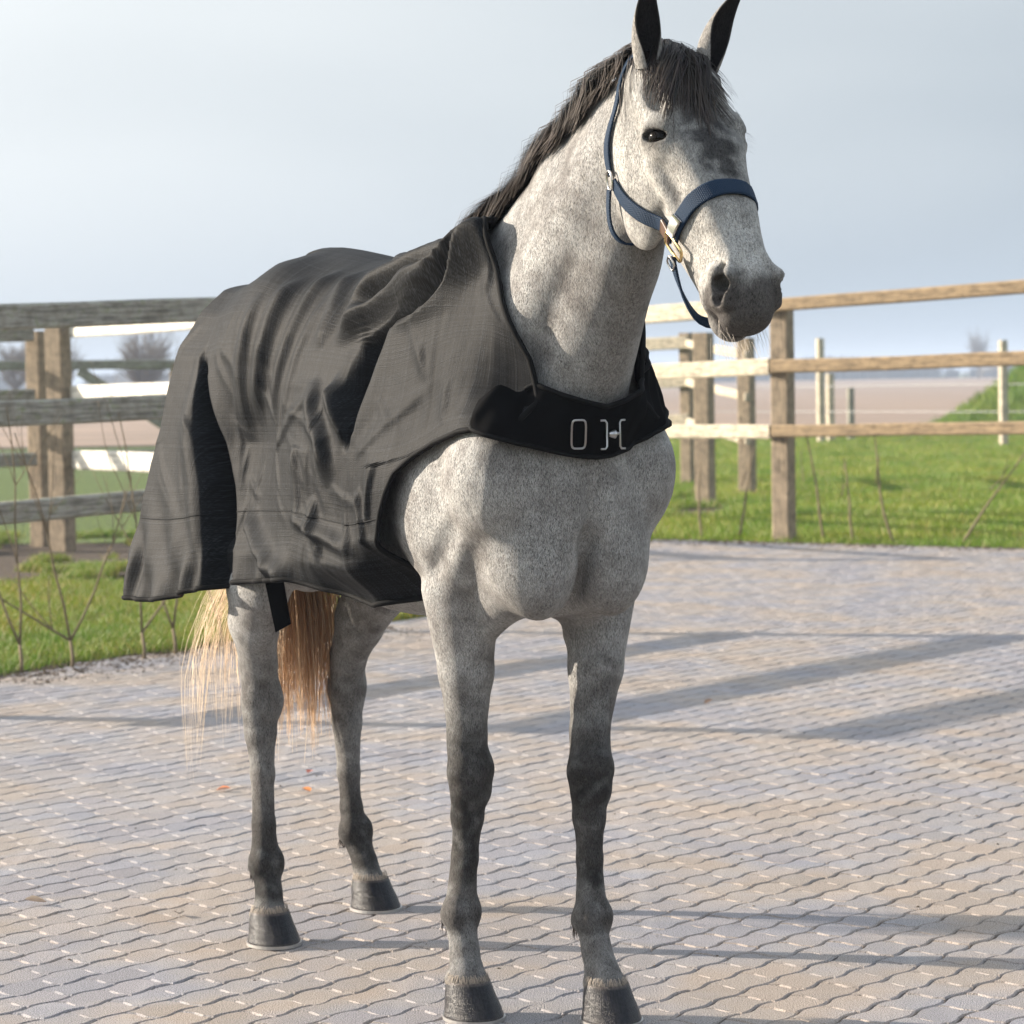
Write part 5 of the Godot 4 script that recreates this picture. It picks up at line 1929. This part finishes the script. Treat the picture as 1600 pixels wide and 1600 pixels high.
func make_rug() -> void:
	var rug := thing("horse_rug", "charcoal canvas rug draped over the grey horse's back and chest", "horse rug", ORIGIN, TURN)
	wrinkle.seed = 31
	wrinkle.frequency = 1.0
	wrinkle.fractal_octaves = 3
	# woven, dusty cloth
	var n := 512
	var im := Image.create_empty(n, n, false, Image.FORMAT_RGB8)
	var r := RandomNumberGenerator.new()
	r.seed = 19
	var warp := PackedFloat32Array(); var weft := PackedFloat32Array()
	for i in n:
		warp.append(r.randf_range(0.35, 1.0)); weft.append(r.randf_range(0.35, 1.0))
	for y in n:
		for x in n:
			var over_ := (x / 2 + y / 2) % 2 == 0
			var v := (warp[x] if over_ else weft[y]) * r.randf_range(0.45, 1.0)
			if x % 64 < 2 or y % 64 < 2: v *= 1.22
			im.set_pixel(x, y, Color(v, v, v).clamp())
	var cloth := ImageTexture.create_from_image(im)
	M.rug = mat(Color(0.037, 0.0405, 0.0475), 0.62)
	M.rug.albedo_texture = cloth
	M.rug.uv1_scale = Vector3(1.5, 1.5, 1)
	M.rug.metallic_specular = 0.21
	M.rug.heightmap_enabled = true
	M.rug.heightmap_texture = cloth
	M.rug.heightmap_scale = 0.09
	M.black = mat(Color(0.004, 0.004, 0.0045), 0.85)
	M.black.metallic_specular = 0.12
	M.black_trim = mat(Color(0.007, 0.007, 0.0075), 0.75)
	M.black_trim.metallic_specular = 0.2
	make_creases()
	var base := rug_base()
	var rows := RR + RS
	# rows down the side, closer together where the front edge runs nearly level
	var down := PackedFloat32Array([0.0])
	var sum := 0.0
	for k in RS:
		var y := lerpf(1.23, 0.87, (k + 0.5) / RS)
		sum += 1.0 / (1.0 + 3.5 * exp(-pow((y - 1.215) / 0.045, 2.0)))
		down.append(sum)
	for k in RS + 1: down[k] /= sum
	for side in [1.0, -1.0]:
		var v := PackedVector3Array()
		var uv := PackedVector2Array()
		var grid := []
		for j in rows + 1:
			var s := down[maxi(0, j - RR)]
			# where this row ends at the front: walk the front edge by height
			var xf := -0.05
			for k in 12:
				xf = lerpf(xf, along(RUG_FRONT, row_y(base, xf, j, s), 1), 0.5)
			# the rear end of the row, by height at the hip
			var hip := at_station(base, -1.0, j)
			var yr := hip.y
			if j > RR:
				yr = lerpf(at_station(base, -1.0, RR).y, hem_y(-1.545), s)
			else:
				yr = lerpf(1.66, at_station(base, -1.0, RR).y, (1.66 - hip.y) / (1.66 - at_station(base, -1.0, RR).y))
			var rear := Vector3(along(RUG_REAR, yr, 1), yr - 0.05 * smoothstep(1.595, 1.68, yr), along(RUG_REAR, yr, 2))
			# columns that keep to the fold lines
			var ya := row_y(base, -0.25, j, s)
			var yb := row_y(base, -1.10, j, s)
			var x1 := minf(along(POCKET_EDGE, ya, 1), xf - 0.05)
			var x2 := minf(along(POCKET_TOP, ya, 1), x1 - 0.03)
			var x3 := along(FLANK, yb, 1)
			var x4 := x3 - lerpf(0.05, 0.155, smoothstep(1.50, 1.18, yb))
			x4 = maxf(x4, rear.x + 0.04)
			x3 = maxf(x3, x4 + 0.02)
			var line := []
			for i in RN + 1:
				var f := float(i) / RN
				var x := along([[0.0, -xf], [-0.20, -x1], [-0.31, -x2], [-0.72, -x3], [-0.87, -x4], [-1.0, -rear.x]], -f, 1) * -1.0
				var p := at_station(base, x, j)
				if j > RR:
					var y0 := at_station(base, x, RR).y
					var y := lerpf(y0, hem_y(x), s)
					var jj := RR + clampf((y0 - y) / (y0 - 0.80), 0, 1) * RS
					var j0 := mini(int(jj), rows - 1)
					p = at_station(base, x, j0).lerp(at_station(base, x, j0 + 1), jj - j0)
					p.y = y
					p.z += 0.035 * s * smoothstep(-0.5, -0.8, x)
				p.x = x
				# hang clear of the haunch towards the rear edge
				var to_rear := smoothstep(-0.92, -1.34, x)
				var want := lerpf(p.z, rear.z, to_rear)
				p.z = maxf(p.z * (1.0 - to_rear), want) if j > 4 else lerpf(p.z, want, to_rear)
				p.y = lerpf(p.y, lerpf(p.y, rear.y, smoothstep(-1.12, -1.40, x)), 1.0)
				var nrm := Vector3(0, 0.001 + maxf(0.0, p.y - 1.36) * 2.2, 0.3).normalized() if j > 0 else Vector3.UP
				if side > 0:
					var h := fold_height(p.x, p.y) + 0.030 * smoothstep(1.66, 1.55, p.y) * smoothstep(-0.02, -0.25, p.x) * smoothstep(-0.95, -0.6, p.x)
					h *= smoothstep(0.0, 6.0, j)
					p += nrm * h
					# the deep fold at the flank
					var g := smoothstep(1.47, 1.20, p.y)
					var ridge := along(FLANK, p.y, 1)
					var t := (ridge - p.x)                       # behind the ridge
					var wide := lerpf(0.05, 0.155, g)
					if t > 0.0:
						var q := t / wide
						var dip := smoothstep(0.0, 0.35, q) * (1.0 - smoothstep(0.62, 1.0, q))
						p.z -= lerpf(0.0, 0.135, g) * dip
						p.x += 0.05 * g * smoothstep(0.45, 0.95, q) * (1.0 - smoothstep(1.2, 3.0, q))
						p.z += 0.028 * g * exp(-pow((q - 1.15) / 0.35, 2.0))
						# creases in the hanging tail corner
						p.z += 0.012 * g * sin((p.x * 0.9 + p.y * 0.55) * 42.0) * smoothstep(1.12, 0.9, p.y) * smoothstep(1.0, 1.4, q) * 0.8
					else:
						p.z += 0.014 * g * exp(-pow(t / 0.04, 2.0))
					var least := 0.285 * smoothstep(1.16, 0.95, p.y) * smoothstep(-1.45, -1.25, p.x)
					p.z = (p.z + least + sqrt((p.z - least) * (p.z - least) + 0.0012 * smoothstep(1.16, 1.0, p.y))) / 2.0
					# small pleats along the hem
					p.z += 0.009 * sin(p.x * 58.0 + sin(p.x * 17.0) * 1.5) * smoothstep(1.0, 0.88, p.y) * smoothstep(-0.45, -0.6, p.x)
					# bottom front corner turned in under the belly
					var turn := smoothstep(-0.34, -0.20, p.x) * smoothstep(1.02, 0.93, p.y)
					p.z -= 0.13 * turn
					p.z -= 0.07 * smoothstep(0.96, 0.87, p.y) * smoothstep(-0.62, -0.45, p.x)
				p.z *= side
				line.append(p)
			grid.append(line)
		var s_uv := down
		for j in rows + 1:
			var run := 0.0
			for i in RN + 1:
				v.append(grid[j][i])
				if i > 0: run += (grid[j][i] as Vector3).distance_to(grid[j][i - 1])
				uv.append(Vector2(grid[j][i].x * 1.0 + 0.0 * run, (j * 0.011 if j <= RR else RR * 0.011 + s_uv[j - RR] * 0.40)))
		var idx := PackedInt32Array()
		for j in rows:
			for i in RN:
				var q := j * (RN + 1) + i
				if side > 0:
					idx.append_array([q, q + RN + 1, q + RN + 2, q, q + RN + 2, q + 1])
				else:
					idx.append_array([q, q + RN + 2, q + RN + 1, q, q + 1, q + RN + 2])
		var panel := put("side_panel", skin(v, idx, PackedColorArray(), uv), M.rug, rug)
		# binding round the edge
		var edge := []
		for j in range(2, rows + 1): edge.append(grid[j][0])
		for i in range(1, RN + 1): edge.append(grid[rows][i])
		trim(edge, "binding", panel, 0.0065)
		# seam above the hem
		var seam := []
		for i in range(2, RN - 1):
			var jj := RR + int(RS * 0.58)
			seam.append((grid[jj][i] as Vector3) + Vector3(0, 0, 0.0005 * side))
		var st := begin()
		st.set_smooth_group(0)
		var rad := PackedFloat32Array()
		rad.resize(seam.size()); rad.fill(0.0016)
		tube(st, PackedVector3Array(seam), rad, 5)
		put("seam", done(st), M.rug, panel)
		if side > 0:
			rear_right = []
			for j in rows + 1: rear_right.append(grid[j][RN])
		else:
			# the tail flap joins both rear edges
			var tv := PackedVector3Array(); var ti := PackedInt32Array(); var tu := PackedVector2Array()
			for j in rows + 1:
				for i in 13:
					var f := i / 12.0
					var p := (rear_right[j] as Vector3).lerp(grid[j][RN], f)
					p.y = lerpf(p.y, maxf(p.y, 1.12 - 0.25 * absf(f - 0.5) * 2.0), sin(f * PI))
					p.x -= 0.10 * sin(f * PI) * smoothstep(1.66, 1.45, p.y) + 0.012 * sin(f * 19.0) * smoothstep(1.4, 0.9, p.y)
					tv.append(p)
					tu.append(Vector2(f * 0.7, j * 0.008))
			for j in rows:
				for i in 12:
					var q := j * 13 + i
					ti.append_array([q, q + 13, q + 14, q, q + 14, q + 1])
			put("tail_flap", skin(tv, ti, PackedColorArray(), tu), M.rug, rug)
	make_chest(rug)

var rear_right := []

func trim(edge: Array, called: String, parent: Node, rad_: float) -> void:
	var st := begin()
	st.set_smooth_group(0)
	var pts := PackedVector3Array()
	for p in edge:
		if pts.is_empty() or pts[pts.size() - 1].distance_to(p) > 0.006:
			pts.append(p)
	var rad := PackedFloat32Array()
	rad.resize(pts.size()); rad.fill(rad_)
	tube(st, pts, rad, 7)
	put(called, done(st), M.black_trim, parent)

func on_chest(ang: float, y: float, off: float) -> Vector3:
	var dir := Vector3(cos(ang), 0, sin(ang))
	return trace(Vector3(0.0, y, 0.0) + dir * 0.6, -dir, off, core)

func chest_top(a: float) -> float:
	var k := absf(a) / 1.05
	return 1.300 + 0.115 * pow(k, 1.3) + (0.0 if a > 0 else 0.010 * k) - 0.036 * smoothstep(0.52, 0.72, a) - 0.07 * smoothstep(0.82, 1.08, a)

func chest_bottom(a: float) -> float:
	var k := absf(a) / 1.05
	return 1.196 + (0.068 if a > 0 else 0.105) * pow(k, 1.6)

func make_chest(rug: Node3D) -> void:
	# the padded black chest piece
	var v := PackedVector3Array(); var idx := PackedInt32Array(); var uv := PackedVector2Array()
	var na := 60
	var ny := 14
	var top := []; var bot := []
	for i in na + 1:
		var a := lerpf(-1.35, 1.08, float(i) / na)
		var y1 := chest_top(a); var y0 := chest_bottom(a)
		for j in ny + 1:
			var f := float(j) / ny
			var y := lerpf(y1, y0, f)
			var p := on_chest(a, y, 0.020 + 0.009 * sin(f * PI) + 0.0025 * sin(a * 14.0 + f * 5.0) + 0.002 * sin(a * 31.0 - f * 7.0) + 0.012 * smoothstep(0.6, 0.9, a) - 0.024 * smoothstep(0.99, 1.08, a))
			v.append(p)
			uv.append(Vector2(a * 0.2, y))
			if j == 0 and a < 0.66: top.append(p)
			if j == ny and a < 1.04: bot.append(p)
	for i in na:
		for j in ny:
			var q := i * (ny + 1) + j
			idx.append_array([q, q + 1, q + ny + 2, q, q + ny + 2, q + ny + 1])
	var panel := put("chest_panel", skin(v, idx, PackedColorArray(), uv), M.black, rug)
	trim(top, "binding", panel, 0.0055)
	trim(bot, "binding", panel, 0.0050)
	M.hook = mat(Color(0.50, 0.50, 0.51), 0.3, 1.0)
	# slot buckle and hook
	var c := on_chest(0.215, 1.245, 0.036)
	var nrm := slope(c, core)
	ring("buckle", c, nrm, Vector3(0, 1, 0), 0.0145, 0.031, 0.0022, M.hook, panel, 5.0)
	for k in [[-0.005, 1.0], [-0.125, -1.0]]:
		var st := begin()
		st.set_smooth_group(0)
		var q := on_chest(k[0], 1.243, 0.036)
		var nn := slope(q, core)
		var s := Vector3.UP.cross(nn).normalized()
		var pts := PackedVector3Array()
		for e in [[-0.014, 0.029], [-0.004, 0.029], [0.0, 0.024], [0.0, 0.0], [0.0, -0.024], [-0.004, -0.029], [-0.014, -0.029]]:
			pts.append(q + s * (e[0] * k[1]) + Vector3.UP * e[1])
		tube(st, pts, PackedFloat32Array([0.0022, 0.0022, 0.0022, 0.0022, 0.0022, 0.0022, 0.0022]), 7)
		put("hook", done(st), M.hook, panel)
	var st2 := begin()
	st2.set_smooth_group(0)
	var a0 := on_chest(-0.02, 1.243, 0.037); var a1 := on_chest(-0.12, 1.245, 0.037)
	tube(st2, PackedVector3Array([a0, a0.lerp(a1, 0.35), a0.lerp(a1, 0.5), a0.lerp(a1, 0.62), a1]), PackedFloat32Array([0.004, 0.0085, 0.0095, 0.004, 0.0025]), 9)
	put("stud", done(st2), M.hook, panel)
	# leg strap that hangs below the hem
	var st3 := begin()
	st3.set_smooth_group(-1)
	var b0 := Vector3(-0.80, 0.93, 0.285); var b1 := Vector3(-0.775, 0.80, 0.275)
	for w in [[b0, b1]]:
		var s := Vector3(0.011, 0, -0.020)
		var o := Vector3(0.002, 0, 0.001)
		quad(st3, b0 - s + o, b0 + s + o, b1 + s + o, b1 - s * 0.6 + o + Vector3(0, -0.02, 0))
		quad(st3, b0 - s - o, b1 - s * 0.6 - o + Vector3(0, -0.02, 0), b1 + s - o, b0 + s - o)
		quad(st3, b0 - s - o, b0 - s + o, b1 - s * 0.6 + o + Vector3(0, -0.02, 0), b1 - s * 0.6 - o + Vector3(0, -0.02, 0))
		quad(st3, b0 + s + o, b0 + s - o, b1 + s - o, b1 + s + o)
	put("leg_strap", done(st3), M.black, rug)

func _ready() -> void:
	rng.seed = 1
	make_view()
	make_materials()
	M.sunlit_board = over(mat(Color(0.72, 0.68, 0.60), 0.7), M.fresh_wood.albedo_texture, Vector3(0.3, 4, 4))  # same fence wood, its overexposed sunlit look put into the colour
	make_ground()
	make_fences()
	make_far()
	make_grass()
	make_saplings()
	make_litter()
	make_field()
	var t0 := Time.get_ticks_msec()
	var horse := make_horse()
	make_hair(horse)
	make_halter()
	make_rug()
